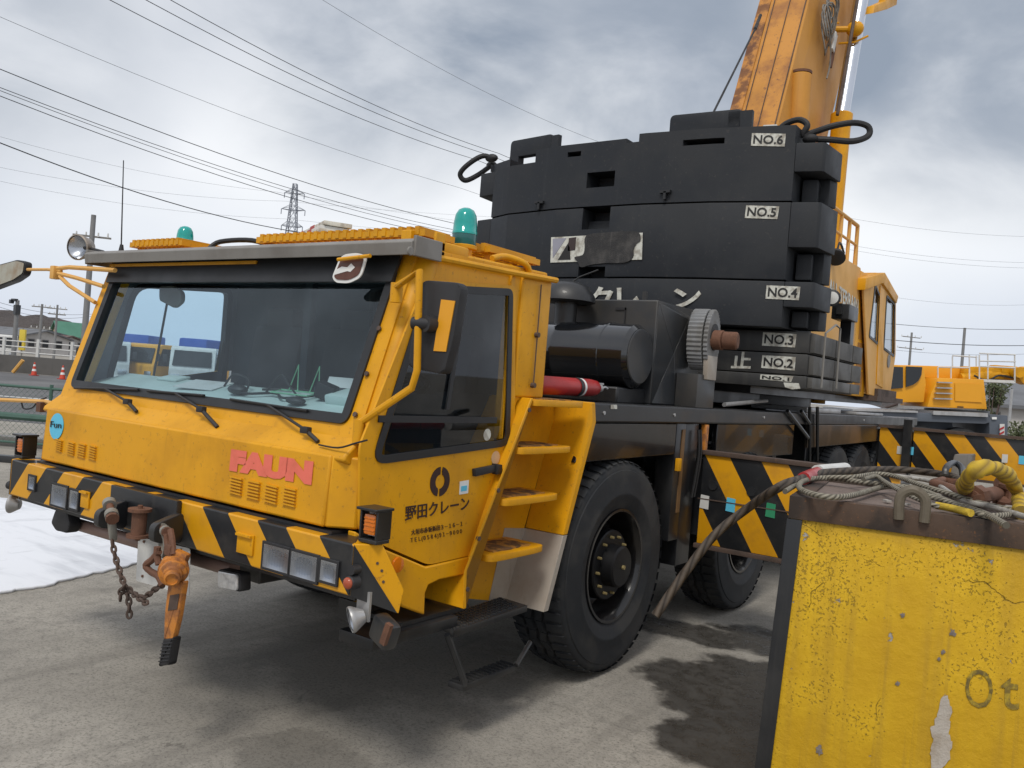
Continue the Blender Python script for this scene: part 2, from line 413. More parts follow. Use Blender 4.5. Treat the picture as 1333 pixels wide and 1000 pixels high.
# ------------------------------------------------------------------ ground, roads, hills
def ground_mat():
    mt, t, b = newmat('yard_concrete')
    co = t.add('ShaderNodeTexCoord').outputs['Object']
    a = t.noise(co, .55, 7., .62); f = t.noise(co, 9., 7., .7); g = t.noise(co, 160., 3., .7)
    c = t.mix(t.ramp(a, .32, .70), C((.235, .217, .185)), C((.37, .345, .30)))
    c = t.mix(t.ramp(f, .42, .70, 0., .55), c, C((.15, .14, .122)))
    c = t.mix(t.ramp(g, .40, .75, 0., .5), c, C((.42, .40, .37)))
    sp = t.noise(co, 3.3, 5., .75)
    c = t.mix(t.ramp(sp, .62, .70, 0., .55), c, C((.07, .062, .054)))
    g2 = t.noise(co, 55., 4., .75)
    c = t.mix(t.ramp(g2, .36, .52, .55, 0.), c, C((.10, .09, .075)))
    pebble = t.add('ShaderNodeTexVoronoi', {'Vector': co, 'Scale': 34.}).outputs['Distance']
    c = t.mix(t.math('MULTIPLY', t.ramp(pebble, .10, .16, 1., 0.), t.ramp(t.noise(co, 11., 2.), .54, .60)), c, C((.09, .08, .07)))
    vk = t.add('ShaderNodeTexVoronoi', {'Vector': t.vec('ADD', co, t.vec('MULTIPLY', t.add('ShaderNodeTexNoise', {'Vector': co, 'Scale': 2.5, 'Detail': 6.}).outputs['Color'], (.5, .5, 0))), 'Scale': .38}, feature='DISTANCE_TO_EDGE').outputs['Distance']
    c = t.mix(t.ramp(vk, .0005, .003, .22, 0.), c, C((.05, .045, .04)))
    trk = t.noise(t.vec('MULTIPLY', co, (2.2, .25, 1)), 1.3, 5., .6)
    c = t.mix(t.ramp(trk, .52, .66, 0., .35), c, C((.13, .12, .105)))
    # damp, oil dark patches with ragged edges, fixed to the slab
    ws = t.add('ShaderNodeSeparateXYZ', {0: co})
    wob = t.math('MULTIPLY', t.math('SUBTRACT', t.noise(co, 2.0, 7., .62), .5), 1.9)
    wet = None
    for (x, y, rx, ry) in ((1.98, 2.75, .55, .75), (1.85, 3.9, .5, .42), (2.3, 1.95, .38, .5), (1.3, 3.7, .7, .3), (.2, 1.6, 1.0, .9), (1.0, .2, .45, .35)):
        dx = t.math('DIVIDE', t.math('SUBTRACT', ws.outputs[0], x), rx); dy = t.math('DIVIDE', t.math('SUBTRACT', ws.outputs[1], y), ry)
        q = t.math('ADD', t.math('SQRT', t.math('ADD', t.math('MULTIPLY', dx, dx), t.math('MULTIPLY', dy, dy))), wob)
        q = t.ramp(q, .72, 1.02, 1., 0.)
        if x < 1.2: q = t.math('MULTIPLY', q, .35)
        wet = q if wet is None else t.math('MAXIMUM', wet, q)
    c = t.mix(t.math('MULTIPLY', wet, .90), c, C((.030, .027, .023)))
    setb(t, b, Base_Color=c, Roughness=t.math('SUBTRACT', .88, t.math('MULTIPLY', t.math('MULTIPLY', wet, t.ramp(f, .35, .6)), .62)), Specular_IOR_Level=.35)
    h = t.math('ADD', t.math('MULTIPLY', f, .6), t.math('MULTIPLY', g, .5)); bump(t, b, h, .6, .006)
    return mt
M['ground'] = ground_mat()
g = MB(); ring = [(0, 0)] + [(x, y) for x in (-1,) for y in (-1,)]
g.b.free(); g = MB()
for a, bq in (((-1500, -300), (1500, 2500)),):
    vs = [g.b.verts.new(p) for p in ((a[0], a[1], 0), (bq[0], a[1], 0), (bq[0], bq[1], 0), (a[0], bq[1], 0))]; g.b.faces.new(vs)
tag(g.build('ground', 'ground', world_origin=True, recalc=False), kind='structure')
def asphalt():
    mt, t, b = newmat('asphalt'); co = t.add('ShaderNodeTexCoord').outputs['Object']
    a = t.noise(co, .25, 6., .6); g_ = t.noise(co, 30., 4., .7)
    c = t.mix(t.ramp(a, .3, .7), C((.085, .085, .088)), C((.16, .16, .162))); c = t.mix(t.ramp(g_, .4, .7, 0., .4), c, C((.05, .05, .05)))
    setb(t, b, Base_Color=c, Roughness=.85); return mt
M['asphalt'] = asphalt()
RT = V((math.cos(YAW), -math.sin(YAW), 0)); FW = V((math.sin(YAW), math.cos(YAW), 0))
def fr(right, fwd, z=0.): return V((CL.x, CL.y, 0)) + RT*right + FW*fwd + V((0, 0, z))
g = MB(); g.b.faces.new([g.b.verts.new(p) for p in (fr(-90, 19, .004), fr(9, 19, .004), fr(12, 47, .004), fr(-90, 47, .004))])
tag(g.build('road', 'asphalt', world_origin=True), kind='structure')
M['line_white'] = plain('road_line_white', (.55, .55, .54), .7)
g = MB(); g.b.faces.new([g.b.verts.new(p) for p in (fr(-90, 27, .008), fr(-9, 27, .008), fr(-9, 27.35, .008), fr(-90, 27.35, .008))])
tag(g.build('road_line', 'line_white', world_origin=True), kind='structure')
# thin slush of old snow left on the slab
def snow_mat():
    mt, t, b = newmat('old_snow'); co = t.add('ShaderNodeTexCoord').outputs['Object']
    a = t.noise(t.vec('MULTIPLY', co, (.5, 2.2, 1)), 1.1, 6., .6)
    c = t.mix(t.ramp(a, .46, .66, 0., .6), C((.74, .76, .80)), C((.40, .42, .46)))
    dq = t.noise(co, 7., 6., .7); c = t.mix(t.ramp(dq, .62, .74, 0., .3), c, C((.26, .25, .24)))
    ft = t.noise(t.vec('MULTIPLY', co, (2.5, .8, 1)), 2.4, 3., .5); c = t.mix(t.ramp(ft, .60, .70, 0., .25), c, C((.33, .34, .37)))
    setb(t, b, Base_Color=c, Roughness=.5); bump(t, b, t.noise(co, 14., 5.), .12, .006); return mt
M['snow'] = snow_mat()
sn = [AZ(-70, 792), AZ(0, 775), AZ(60, 764), AZ(110, 752), AZ(152, 742), AZ(200, 728), AZ(215, 712), AZ(190, 700), AZ(120, 672), AZ(60, 660), AZ(30, 654), AZ(0, 650), AZ(-80, 642)]
sn = [V((p.x+random.uniform(-.03, .03), p.y+random.uniform(-.03, .03), 0)) for p in smooth_path(sn, 5, True)]
g = MB(); g.prism(sn, (0, 0, .022)); tag(g.build('snow', 'snow', bevel=.008, world_origin=True), kind='structure')
# hill beyond the houses
def hillmat():
    mt, t, b = newmat('wooded_hill'); co = t.add('ShaderNodeTexCoord').outputs['Object']
    c = t.mix(t.noise(co, .06, 8., .75), C((.040, .036, .038)), C((.115, .095, .085))); setb(t, b, Base_Color=c, Roughness=.95)
    bump(t, b, t.noise(co, .2, 6., .7), 1., 3.); return mt
M['hill'] = hillmat()
def hill(prof, depth, thick):
    g = MB(); rnd = random.Random(3); N = 90
    xs = [p[0] for p in prof]
    def hh(x):
        for (x0, h0), (x1, h1) in zip(prof, prof[1:]):
            if x0 <= x <= x1:
                t = (x-x0)/(x1-x0); return h0+(h1-h0)*t
        return 0
    jit = [rnd.uniform(-1.2, 1.2) for _ in range(N+1)]
    def fn(u, v):
        x = xs[0]+(xs[-1]-xs[0])*u; k = math.sin(math.pi*min(1, v*.5+.0)) if v < 1 else 1
        return fr(x, depth+thick*v, max(-1, hh(x)*k + jit[int(u*N)]*v*(1 if hh(x) > 3 else 0)))
    g.grid(fn, N, 8); return g.build('hills', 'hill', world_origin=True, sharp=80)
def hz(px, py, dep):   # right, height of a far point at that depth
    p = AD(px, py, dep); q = p-V((CL.x, CL.y, 0)); return (q.dot(RT), p.z)
tag(hill([(-420, 26), hz(-40, 400, 420), hz(0, 404, 420), hz(20, 412, 420), hz(48, 421, 420), hz(70, 436, 420), hz(95, 452, 420), hz(130, 452, 420), hz(300, 462, 420), hz(480, 478, 420)], 420, 60), kind='structure')
tag(hill([hz(1160, 527, 700), hz(1240, 528, 700), hz(1290, 530, 700), hz(1400, 536, 700)], 700, 60), kind='structure')

# ------------------------------------------------------------------ the mobile crane
crane = empty('mobile_crane', (0, 2.4, 0), 'large yellow and black mobile crane with a wide front cab and stacked dark counterweights', 'mobile crane')
XS = 1.31

# --- chassis
b = MB()
b.span((-.55, .25, .72), (.55, 11.8, 1.30))
for y in (1.9, 3.6, 5.9, 7.0, 8.2, 10.4): b.span((-1.15, y, .85), (1.15, y+.12, 1.55))
b.span((-1.05, .18, .84), (1.05, .24, .92)); b.span((-.55, .45, .74), (.55, .9, .80))
for s in (-1, 1):
    b.cyl((s*.25, 2.385, .685), (s*1.1, 2.385, .685), .11); b.cyl((s*.25, 4.69, .685), (s*1.1, 4.69, .685), .11)
b.build('chassis_frame', 'black', crane, bevel=.01)
# deck plate and side rails
b = MB(); b.span((-1.30, 1.93, 1.60), (1.30, 11.9, 1.70)); b.span((-1.30, 1.44, 1.60), (1.08, 1.93, 1.70))
b.span((1.20, 1.935, 1.595), (1.375, 11.9, 1.712)); b.span((-1.375, 1.75, 1.595), (-1.20, 11.9, 1.712))
deck = b.build('deck', 'black', crane, bevel=.012)
b = MB()
for y in (2.05, 3.05, 4.9, 6.5, 8.5): b.cyl((1.372, y, 1.655), (1.382, y, 1.655), .012, n=8)
b.build('bolt', 'steel', deck)
b = MB(); b.prism([AX(795, 527, 1.378), AX(803, 527, 1.378), AX(803, 532.5, 1.378), AX(795, 532.5, 1.378)], (.002, 0, 0)); b.build('sticker', 'sticker', deck)
# glossy side skirts over the wheels
b = MB(); b.prism([(1.33, 1.93, 1.593), (1.33, 3.14, 1.593), (1.33, 3.14, 1.375), (1.33, 1.78, 1.36)], (.03, 0, 0))
sk = b.build('wheel_arch_skirt', 'black_gloss', crane, bevel=.006)
b = MB(); b.span((.95, 1.90, 1.385), (1.325, 3.1, 1.40)); b.span((.95, 3.9, 1.43), (1.3, 5.4, 1.45)); b.span((-1.3, 1.75, 1.385), (-.95, 5.4, 1.40)); loose(b, 'mudguard', 'black', crane)
b = MB(); b.span((1.30, 3.95, 1.30), (1.34, 5.9, 1.593)); lab(b.build('wheel_arch_skirt', 'black_gloss', crane, bevel=.006), 'glossy black side skirt behind the front outrigger')
b = MB(); b.prism([(1.345, 6.25, 1.593), (1.345, 10.6, 1.593), (1.345, 10.6, 1.40), (1.345, 6.25, 1.36)], (.03, 0, 0))
lab(b.build('wheel_arch_skirt', paint('muddy_black_paint', (.02, .018, .015), .35, dirt=(.26, .13, .04), amt=.8, scale=1.2), crane, bevel=.006), 'mud stained side skirt above the rear wheels')

# --- wheels
M['nut'] = paint('dull_brass_nut', (.34, .27, .12), .5, metal=.5, amt=.5, scale=20.)
M['hub_black'] = plain('hub_black_paint', (.005, .005, .006), .45, spec=.25)
def wheel(x, y, s):
    w_ = .385; Rr = .685
    c = V((x, y, Rr))
    b = MB(); ax = (s, 0, 0)        # rim, dished towards the vehicle
    o = c - V((s*w_, 0, 0))
    b.lathe([(.355, w_-.03), (.365, w_-.022), (.362, w_-.010), (.345, w_-.012), (.335, w_-.03), (.322, w_-.06), (.315, w_-.15), (.30, w_-.20), (.20, w_-.215), (.0, w_-.215)], o, ax, 48)
    b.lathe([(.355, .05), (.30, .08), (.0, .08)], o, ax, 32)
    rim = b.build('wheel', 'black_gloss', crane, sharp=40)
    b = MB()
    P = [(.350, .03), (.40, .006), (.47, -.006), (.56, -.004), (.625, .012), (.655, .022), (.664, .035), (.664, w_-.035), (.655, w_-.022), (.625, w_-.012), (.612, w_-.010), (.608, w_-.004), (.56, w_+.004), (.47, w_+.006), (.462, w_+.009), (.452, w_+.006), (.40, w_-.006), (.366, w_-.022), (.350, w_-.03)]
    b.lathe(P, o, ax, 72)
    # tread: shoulder lugs and two zigzag ribs
    q = V((0, 0, 1)).rotation_difference(V(ax)).to_matrix()
    n = 54
    def pol(a, r, h): return o + q @ V((r*math.cos(a), r*math.sin(a), h))
    da = 2*math.pi/n
    for i in range(n):
        a = i*da
        for (h0, h1, k0, k1) in ((.012, .112, .0, .70), (w_-.112, w_-.012, .0, .70)):
            ed = h0 < .1
            r0 = .640
            pts = [pol(a, .66, h0), pol(a+da*k1, .66, h0), pol(a+da*(k1+.10), .66, h1), pol(a+da*.10, .66, h1)]
            top = [pol(a+da*.03, .685 if not ed else .668, h0+(.012 if ed else 0)), pol(a+da*(k1-.03), .685 if not ed else .668, h0+(.012 if ed else 0)), pol(a+da*(k1+.07), .685 if ed else .668, h1-(0 if ed else .012)), pol(a+da*.13, .685 if ed else .668, h1-(0 if ed else .012))]
            vs = [b.b.verts.new(p) for p in pts+top]
            for f in ((4, 5, 6, 7), (0, 1, 5, 4), (1, 2, 6, 5), (2, 3, 7, 6), (3, 0, 4, 7)): b.b.faces.new([vs[k] for k in f])
        z = .010 if i % 2 else -.010
        for hc in (w_*.5-.037, w_*.5+.037):
            pts = [pol(a, .66, hc-.026+z), pol(a+da*.93, .66, hc-.026-z), pol(a+da*.93, .66, hc+.026-z), pol(a, .66, hc+.026+z)]
            top = [pol(a, .685, hc-.022+z), pol(a+da*.93, .685, hc-.022-z), pol(a+da*.93, .685, hc+.022-z), pol(a, .685, hc+.022+z)]
            vs = [b.b.verts.new(p) for p in pts+top]
            for f in ((4, 5, 6, 7), (0, 1, 5, 4), (1, 2, 6, 5), (2, 3, 7, 6), (3, 0, 4, 7)): b.b.faces.new([vs[k] for k in f])
    b.build('tyre', 'rubber', rim, sharp=45)
    b = MB(); b.lathe([(.235, w_-.214), (.222, w_-.06), (.215, w_-.052), (.135, w_-.05), (.132, w_+.022), (.120, w_+.034), (.05, w_+.036), (.0, w_+.036)], o, ax, 40); b.build('hub', 'hub_black', rim, sharp=30)
    b = MB()
    for i in range(12):
        p = pol(2*math.pi*(i+.3)/12, .182, w_-.052); b.cyl(p, p+V((s*.026, 0, 0)), .010, .008, n=6)
    b.cyl(c+V((s*.034, 0, 0)), c+V((s*.050, 0, 0)), .014, n=8)
    b.build('wheel_nut', 'nut', rim)
    return rim
w0 = wheel(1.375, 2.385, 1)
w0['label'] = 'front wheel beside the yellow ladder'
for y in (4.69, 7.55, 8.62, 9.69, 10.76):
    c_ = copy_tree(w0, crane); c_.location = w0.location + V((0, y-2.385, 0)); c_.rotation_euler.x = y*1.7; c_['label'] = 'second wheel below the front outrigger' if y < 5 else 'rear wheel behind the front outrigger'
w1 = wheel(-1.375, 2.385, -1); w1['label'] = 'far side front wheel seen under the bumper'
for y in (4.69, 7.55, 9.69):
    c_ = copy_tree(w1, crane); c_.location = w1.location + V((0, y-2.385, 0)); c_['label'] = 'far side wheel'

# --- cab shell
cabm = 'yellow'
# front lower panel (nose)
zt, zb = 1.435, 1.128
def nose(x, t): return V((x, .05+.05*t*0, zb))
b = MB()
pf = [V((-1.20, .03, zb)), V((1.20, .03, zb)), V((1.20, .045, zt)), V((-1.20, .045, zt))]
pr = lambda s: [V((s*1.203, .032, zb)), V((s*1.31, .115, zb)), V((s*1.305, .125, zt-.005)), V((s*1.203, .047, zt))]
b.prism(pf, (0, .25, 0))
nosep = b.build('nose_panel', cabm, crane, bevel=.012)
for s in (-1, 1):
    b = MB(); b.prism(pr(s), (0, .2, 0)); b.build('corner_panel', cabm, nosep, bevel=.01)
# ledge between nose and windscreen
b = MB()
prof = [(.05, zt-.02), (.06, zt+.005), (.15, 1.512), (.165, 1.53), (.30, 1.53), (.30, 1.30)]
b.prism([V((-1.27, y, z)) for y, z in prof], (2.54, 0, 0))
cab = b.build('cab', cabm, crane, bevel=.01)
# louvres
b = MB()
FN = V((0, -1, 0))
def louvres(cols, name):
    for (bl, br, tl) in cols:
        b = MB(); bl, br, tl = [AP(*p, V((0, .037, 1.28)), V((0, -1, .045)).normalized()) for p in (bl, br, tl)]
        U, W = br-bl, tl-bl
        for i in range(6):
            p = bl + W*(i/6)
            b.prism([p, p+U, p+U+V((0, -.012, .003)), p+V((0, -.012, .003))], W*.085)
        lab(b.build('vent_louvre', cabm, nosep), 'row of pressed louvres')
louvres([((300, 642), (315, 646), (302, 618)), ((322, 648), (338, 652), (324, 623)), ((345, 653), (361, 657.5), (347, 628)), ((369, 657), (385, 661), (371, 632))], 'r')
louvres([((73, 586), (81, 589), (74.5, 570)), ((88, 591), (97, 594), (89.5, 573)), ((101, 594), (111, 597), (103, 575)), ((116, 597), (125, 600), (117.5, 577.5))], 'l')
nP, nN = V((0, .030, 1.135)), V((0, -1, .049)).normalized()
nA = lambda x, y: AP(x, y, nP+V((0, -.002, 0)), nN)
text_mb('FAUN', nA(298.6, 613), nA(405.5, 632), nA(301.5, 584.5), bold=.085, thick=.001, lift=.001).build('lettering', 'pink', nosep)
b = MB(); o_ = nA(74, 555); b.lathe([(0, 0), (.075, 0), (.075, .003), (0, .003)], o_, nN, 32); stk = b.build('round_sticker', 'blue_film', nosep)
b = text_mb('Fun', nA(67, 556), nA(81, 558), nA(67.5, 548), lift=.006); b.build('lettering', 'ink', stk)

# windscreen wall with opening
wb, wt = V((0, .145, 1.515)), V((0, .405, 2.34)); wd_ = (wt-wb).normalized(); wn = V((0, -wd_.z, wd_.y))
def wp(x, z): t = (z-wb.z)/(wt.z-wb.z); return V((x, wb.y+(wt.y-wb.y)*t, z))
hole = fillet([wp(-1.165, 1.562), wp(1.165, 1.562), wp(1.185, 2.305), wp(-1.185, 2.305)], [.05, .05, .09, .09])
b = MB(); b.holed([wp(-1.25, 1.50), wp(1.25, 1.50), wp(1.265, 2.345), wp(-1.265, 2.345)], [hole], -wn*.05)
ws_wall = b.build('windscreen_surround', cabm, cab)
b = MB(); h2 = scale_loop(hole, -.004); h3 = scale_loop(hole, .042)
b.holed([p+wn*.012 for p in h2], [[p+wn*.012 for p in h3]], -wn*.05); b.build('windscreen_seal', 'seal', cab, bevel=.006)
b = MB(); b.prism([p-wn*.012 for p in scale_loop(hole, .030)], -wn*.006); wsg = b.build('windscreen', 'glass', cab)
b = MB(); b.prism(fillet([wp(-1.19, 2.20)+wn*.016, wp(1.19, 2.20)+wn*.016, wp(1.21, 2.365)+wn*.016, wp(-1.21, 2.365)+wn*.016], [.0, .0, .08, .08]), wn*.014); b.build('visor_shade_panel', 'seal', cab)  # black plate: shade below the visor and dark screen tint, put into colour
# dark sun band along the top inside the screen
b = MB(); b.prism([wp(-1.15, 2.215)-wn*.024, wp(1.15, 2.215)-wn*.024, wp(1.16, 2.29)-wn*.024, wp(-1.16, 2.29)-wn*.024], -wn*.004); b.build('sun_band', 'interior', cab)
b = MB()                                   # rounded corner pillars
for s in (-1, 1):
    b.tube([V((s*1.245, .205, 1.44)), V((s*1.25, .225, 1.52)), V((s*1.255, .462, 2.27)), V((s*1.245, .49, 2.33))], .066, 14)
loose(b, 'corner_pillar', cabm, cab)
b = MB()
for q2_ in ((494, 428), (478, 487), (463, 540)): p = AP(*q2_, wb+wn*.006, wn); b.cyl(p, p+wn*.008, .012, n=8)
b.build('pillar_bolt', 'rust_dark', cab)
# side walls
dz_ = .0
def SP(px, py, x=XS): return AX(px, py, x)
pil = lambda z: .20 + (z-1.50)/.80*.26     # y of the pillar's rear edge at height z
def side_outline(x): return [V((x, .13, 1.16)), V((x, .94, 1.16)), V((x, 1.235, 1.705)), V((x, 1.43, 1.725)), V((x, 1.43, 2.375)), V((x, .485, 2.335)), V((x, .22, 1.52)), V((x, .14, 1.43))]
win = fillet([SP(480, 604), SP(659, 579), SP(663.5, 377), SP(553, 371)], [.09, .07, .04, .06])
winx = lambda x: [V((x, p.y, p.z)) for p in win]
b = MB(); b.holed(side_outline(XS-.035), [winx(XS-.035)], (.03, 0, 0)); b.build('side_wall', cabm, cab, bevel=.004)
dw = [V((-XS, .42, 1.585)), V((-XS, 1.30, 1.585)), V((-XS, 1.30, 2.30)), V((-XS, .56, 2.24))]
dwf = fillet(dw, [.08, .08, .08, .12])
b = MB(); b.holed(side_outline(-XS), [dwf], (.035, 0, 0)); b.build('side_wall', cabm, cab, bevel=.004)
b = MB(); b.holed(scale_loop(dwf, -.004), [scale_loop(dwf, .035)], (.05, 0, 0)); b.build('window_seal', 'seal', cab)
b = MB(); b.prism([p+V((.02, 0, 0)) for p in scale_loop(dwf, .03)], (.005, 0, 0)); b.build('side_window', 'glass', cab)
b = MB(); b.holed([V((-XS+.037, p.y, p.z)) for p in side_outline(0)], [[V((-XS+.037, p.y, p.z)) for p in scale_loop(dwf, -.006)]], (.006, 0, 0)); b.build('door_lining', 'lining_grey', cab)
b = MB(); b.holed([V((XS-.037, p.y, p.z)) for p in side_outline(0)], [[V((XS-.037, p.y, p.z)) for p in scale_loop(winx(0), -.006)]], (-.006, 0, 0)); b.build('door_lining', 'lining_grey', cab)
# rear wall, roof, floor
b = MB(); b.span((-1.275, 1.36, 1.725), (1.275, 1.43, 2.37)); b.span((-1.275, 1.362, 1.0), (1.075, 1.428, 1.725)); b.build('rear_wall', cabm, cab)
b = MB(); b.span((-1.27, 1.345, 1.725), (1.27, 1.357, 2.33)); b.span((-1.27, 1.346, 1.0), (1.075, 1.356, 1.725)); b.span((-1.26, .25, 1.05), (1.08, 1.34, 1.07)); b.span((1.060, .85, 1.07), (1.072, 1.345, 1.72)); b.span((-1.27, .5, 2.315), (1.27, 1.34, 2.328)); 
b.span((1.262, .3, 1.07), (1.272, .9, 1.40)); b.build('cab_lining', 'interior', cab)
b = MB(); b.prism([V((-1.30, .405, 2.345)), V((-1.30, .50, 2.385)), V((-1.30, 1.44, 2.41)), V((-1.30, 1.44, 2.365)), V((-1.30, .49, 2.335))], (2.60, 0, 0)); roof = b.build('roof', cabm, cab, bevel=.012)
# gutter along the door side
b = MB(); b.tube([V((1.30, .47, 2.335)), V((1.335, .47, 2.335)), V((1.337, 1.0, 2.352)), V((1.337, 1.47, 2.372))], .016, 8); b.build('rain_gutter', cabm, roof)
# rear corner column of the cab with its rod
b = MB(); b.prism([V((1.278, 1.075, 1.50)), V((1.318, 1.08, 1.50)), V((1.318, 1.08, 2.35)), V((1.278, 1.075, 2.35))], (0, .035, 0)); b.span((1.20, 1.18, 1.722), (1.322, 1.455, 2.365), .012); col_ = b.build('rear_column', cabm, cab, bevel=.006)
b = MB(); b.cyl((1.334, 1.33, 1.78), (1.334, 1.33, 2.33), .004, n=6)
for z in (1.79, 2.06): b.cyl((1.32, 1.33, z), (1.345, 1.33, z), .014, n=10)
b.build('door_rod', 'rust_dark', col_)
# door
door_o = [SP(466, 580, XS), SP(552, 364, XS), SP(669, 372, XS), SP(668, 560, XS), SP(612, 722, XS), SP(555, 735, XS), SP(495, 709, XS), SP(465, 690, XS)]
door_o = fillet(door_o, [.03, .05, .03, .02, .02, .04, .04, .03])
win_o = [V((XS, p.y, p.z)) for p in win]
b = MB(); b.holed(door_o, [win_o], (.012, 0, 0)); door = b.build('door', cabm, crane, bevel=.004)
b = MB(); b.holed([p+V((.013, 0, 0)) for p in scale_loop(win_o, -.004)], [[p+V((.013, 0, 0)) for p in scale_loop(win_o, .032)]], (.008, 0, 0))
b.span((XS+.014, .18, 1.585), (XS+.022, 1.03, 1.615)); 
p0, p1 = SP(602, 381), SP(578, 533); b.prism([V((XS+.014, p1.y-.012, p1.z)), V((XS+.014, p1.y+.012, p1.z)), V((XS+.014, p0.y+.012, p0.z)), V((XS+.014, p0.y-.012, p0.z))], (.01, 0, 0))
b.build('window_seal', 'seal', door, bevel=.003)
b = MB(); b.prism([p+V((.004, 0, 0)) for p in scale_loop(win_o, .028)], (.004, 0, 0)); b.build('door_window', 'glass_dark', door)
dx = XS+.0125
b = MB(); b.prism([SP(614, 610, dx), SP(644, 604, dx), SP(645, 613, dx), SP(614.5, 620, dx)], (.025, 0, 0), .006); b.prism([SP(640, 603, dx), SP(647, 604, dx), SP(647, 616, dx), SP(640, 617, dx)], (.035, 0, 0), .004); b.build('door_handle', 'plastic', door)
dA = lambda x, y: SP(x, y, dx)
text_mb('野田クレーン', dA(526.8, 678.6), dA(610, 663.5), dA(527.3, 659.3), bold=.012).build('lettering', 'brown_ink', door)
text_mb('大垣市赤坂新田３－１６－１', dA(535, 697), dA(601.6, 685), dA(535, 689.5), bold=0.).build('lettering', 'brown_ink', door)
text_mb('ＴＥＬ(０５８４)９１－９０００', dA(534.4, 708), dA(601, 695.5), dA(534, 700.6), bold=0.).build('lettering', 'brown_ink', door)
b = MB()                                   # round emblem of two chasing arrows
ec = dA(572.5, 627); ey, ez = V((0, 1, 0)), V((0, 0, 1))
for k in (0, 1):
    pts = []
    a0 = R(78)+k*math.pi
    o1 = [(a0 - R(165)*i/14) for i in range(15)]
    for a in o1: pts.append(ec + ey*(.070*math.cos(a)) + ez*(.070*math.sin(a)))
    for i, a in enumerate(reversed(o1)):
        r_ = .034 + (.014 if i == len(o1)-1 else 0) ; pts.append(ec + ey*(r_*math.cos(a)) + ez*(r_*math.sin(a)))
    b.prism(pts, (.003, 0, 0))
b.build('emblem', 'brown_ink', door)
b = MB(); b.prism([dA(597.5, 644), dA(609, 642), dA(610, 625), dA(598.5, 627)], (.002, 0, 0)); st = b.build('inspection_sticker', 'white_clean', door)
b = MB(); b.prism([SP(600, 640, dx+.0025), SP(607.5, 638.7, dx+.0025), SP(608, 632, dx+.0025), SP(600.5, 633, dx+.0025)], (.001, 0, 0)); b.build('sticker_print', 'blue_film', st)
b = MB(); b.lathe([(0, 0), (.030, 0), (.030, .002), (0, .002)], SP(634, 566, XS+.009), (1, 0, 0), 20); b.build('round_sticker', 'sticker', door)
b = MB(); b.lathe([(0, 0), (.035, 0), (.035, .002), (0, .002)], dA(645, 596), (1, 0, 0), 20); b.build('paint_patch', paint('pale_filler_patch', (.62, .40, .22), .6), door)

# body below the door with step well
xl = XS+.018
low = [SP(463, 692, xl), SP(494, 712, xl), SP(555, 738, xl), SP(611, 725, xl), SP(606, 748, xl), SP(572, 755, xl), SP(558, 762, xl), SP(554, 772, xl), SP(553, 801, xl), SP(524, 790, xl), SP(500, 757, xl), SP(462, 740, xl)]
b = MB(); b.prism(low, (-.05, 0, 0)); sill = b.build('sill_panel', cabm, crane, bevel=.008)
b = MB(); b.prism([V((1.06, .42, .70)), V((1.06, .95, .70)), V((1.06, .95, 1.10)), V((1.06, .42, 1.10))], (-.03, 0, 0))
b.prism([V((1.06, .50, .74)), V((1.30, .50, .74)), V((1.30, .50, .90)), V((1.06, .50, .90))], (0, -.02, 0)); b.build('step_well', cabm, sill)
b = MB(); oc = SP(516, 735, xl); b.lathe([(0, 0), (.032, 0), (.036, .006), (.034, .014), (.0, .020)], oc, (1, 0, 0), 24); b.build('side_reflector', 'amber', sill)
b = MB(); b.span((1.0, .44, .655), (1.32, .93, .675)); b.build('step_tread', 'black', sill)

# bumper
zb0, zb1 = .895, 1.105
plan = [(-1.44, -.02), (1.44, -.02), (1.42, .015), (1.25, .25), (-1.25, .25), (-1.42, .015)]
b = MB(); b.prism([V((x, y, zb0)) for x, y in plan], (0, 0, zb1-zb0))
# the right end drops to a point
bump_ = b.build('bumper', 'bumper', crane, bevel=.008, world_origin=True)
en_ = V((.80, -.60, 0)).normalized(); e0 = V((1.44, -.02, 0)); eP = lambda x, y: AP(x, y, e0, en_)
eb, ed_, ee = eP(498, 712), eP(526, 768), eP(519, 799)
for s_ in (1, -1):
    fl = lambda p: V((s_*p.x, p.y, p.z))
    b = MB(); b.prism([fl(p) for p in (V((1.441, -.0195, .895)), ee, ed_, V((eb.x, eb.y, 1.105)), V((1.441, -.0195, 1.105)))], fl(-en_*.03)); b.prism([fl(p) for p in (V((1.438, -.015, 1.098)), V((eb.x, eb.y, 1.098))-en_*.004, V((1.40, eb.y+.06, 1.098)), V((1.36, .08, 1.098)))], (0, 0, .006)); b.build('bumper_end', cabm, bump_, bevel=.004)
    b = MB(); b.prism([fl(p+en_*.0005) for p in (V((1.4405, -.0195, .896)), ee+(V((1.44, -.02, .896))-ee)*.03, V((1.4405, -.0195, 1.104)))], fl(en_*.0025)); b.build('black_band', 'black', bump_)
    b = MB()
    for (k, z) in ((.10, 1.03), (.12, 1.0), (.09, .97), (.13, .955)): q_ = e0+V((.6, .8, 0))*k+V((0, 0, z)); b.cyl(fl(q_), fl(q_+en_*.003), .006, n=8)
    loose(b, 'bolt', 'rust_dark', bump_)
b = MB(); b.span((-1.42, .03, .865), (1.42, .20, .893)); b.build('bumper_under_rail', 'black', bump_)
b = MB(); b.prism([V((-.30, -.05, .91)), V((.28, -.05, .91)), V((.28, -.05, 1.11)), V((-.30, -.05, 1.11))], (0, .028, 0), .006); b.build('tow_plate', 'black', bump_)
b = MB(); b.span((-1.25, .035, 1.106), (1.25, .25, 1.118)); b.build('bumper_top_pad', 'seal', bump_)
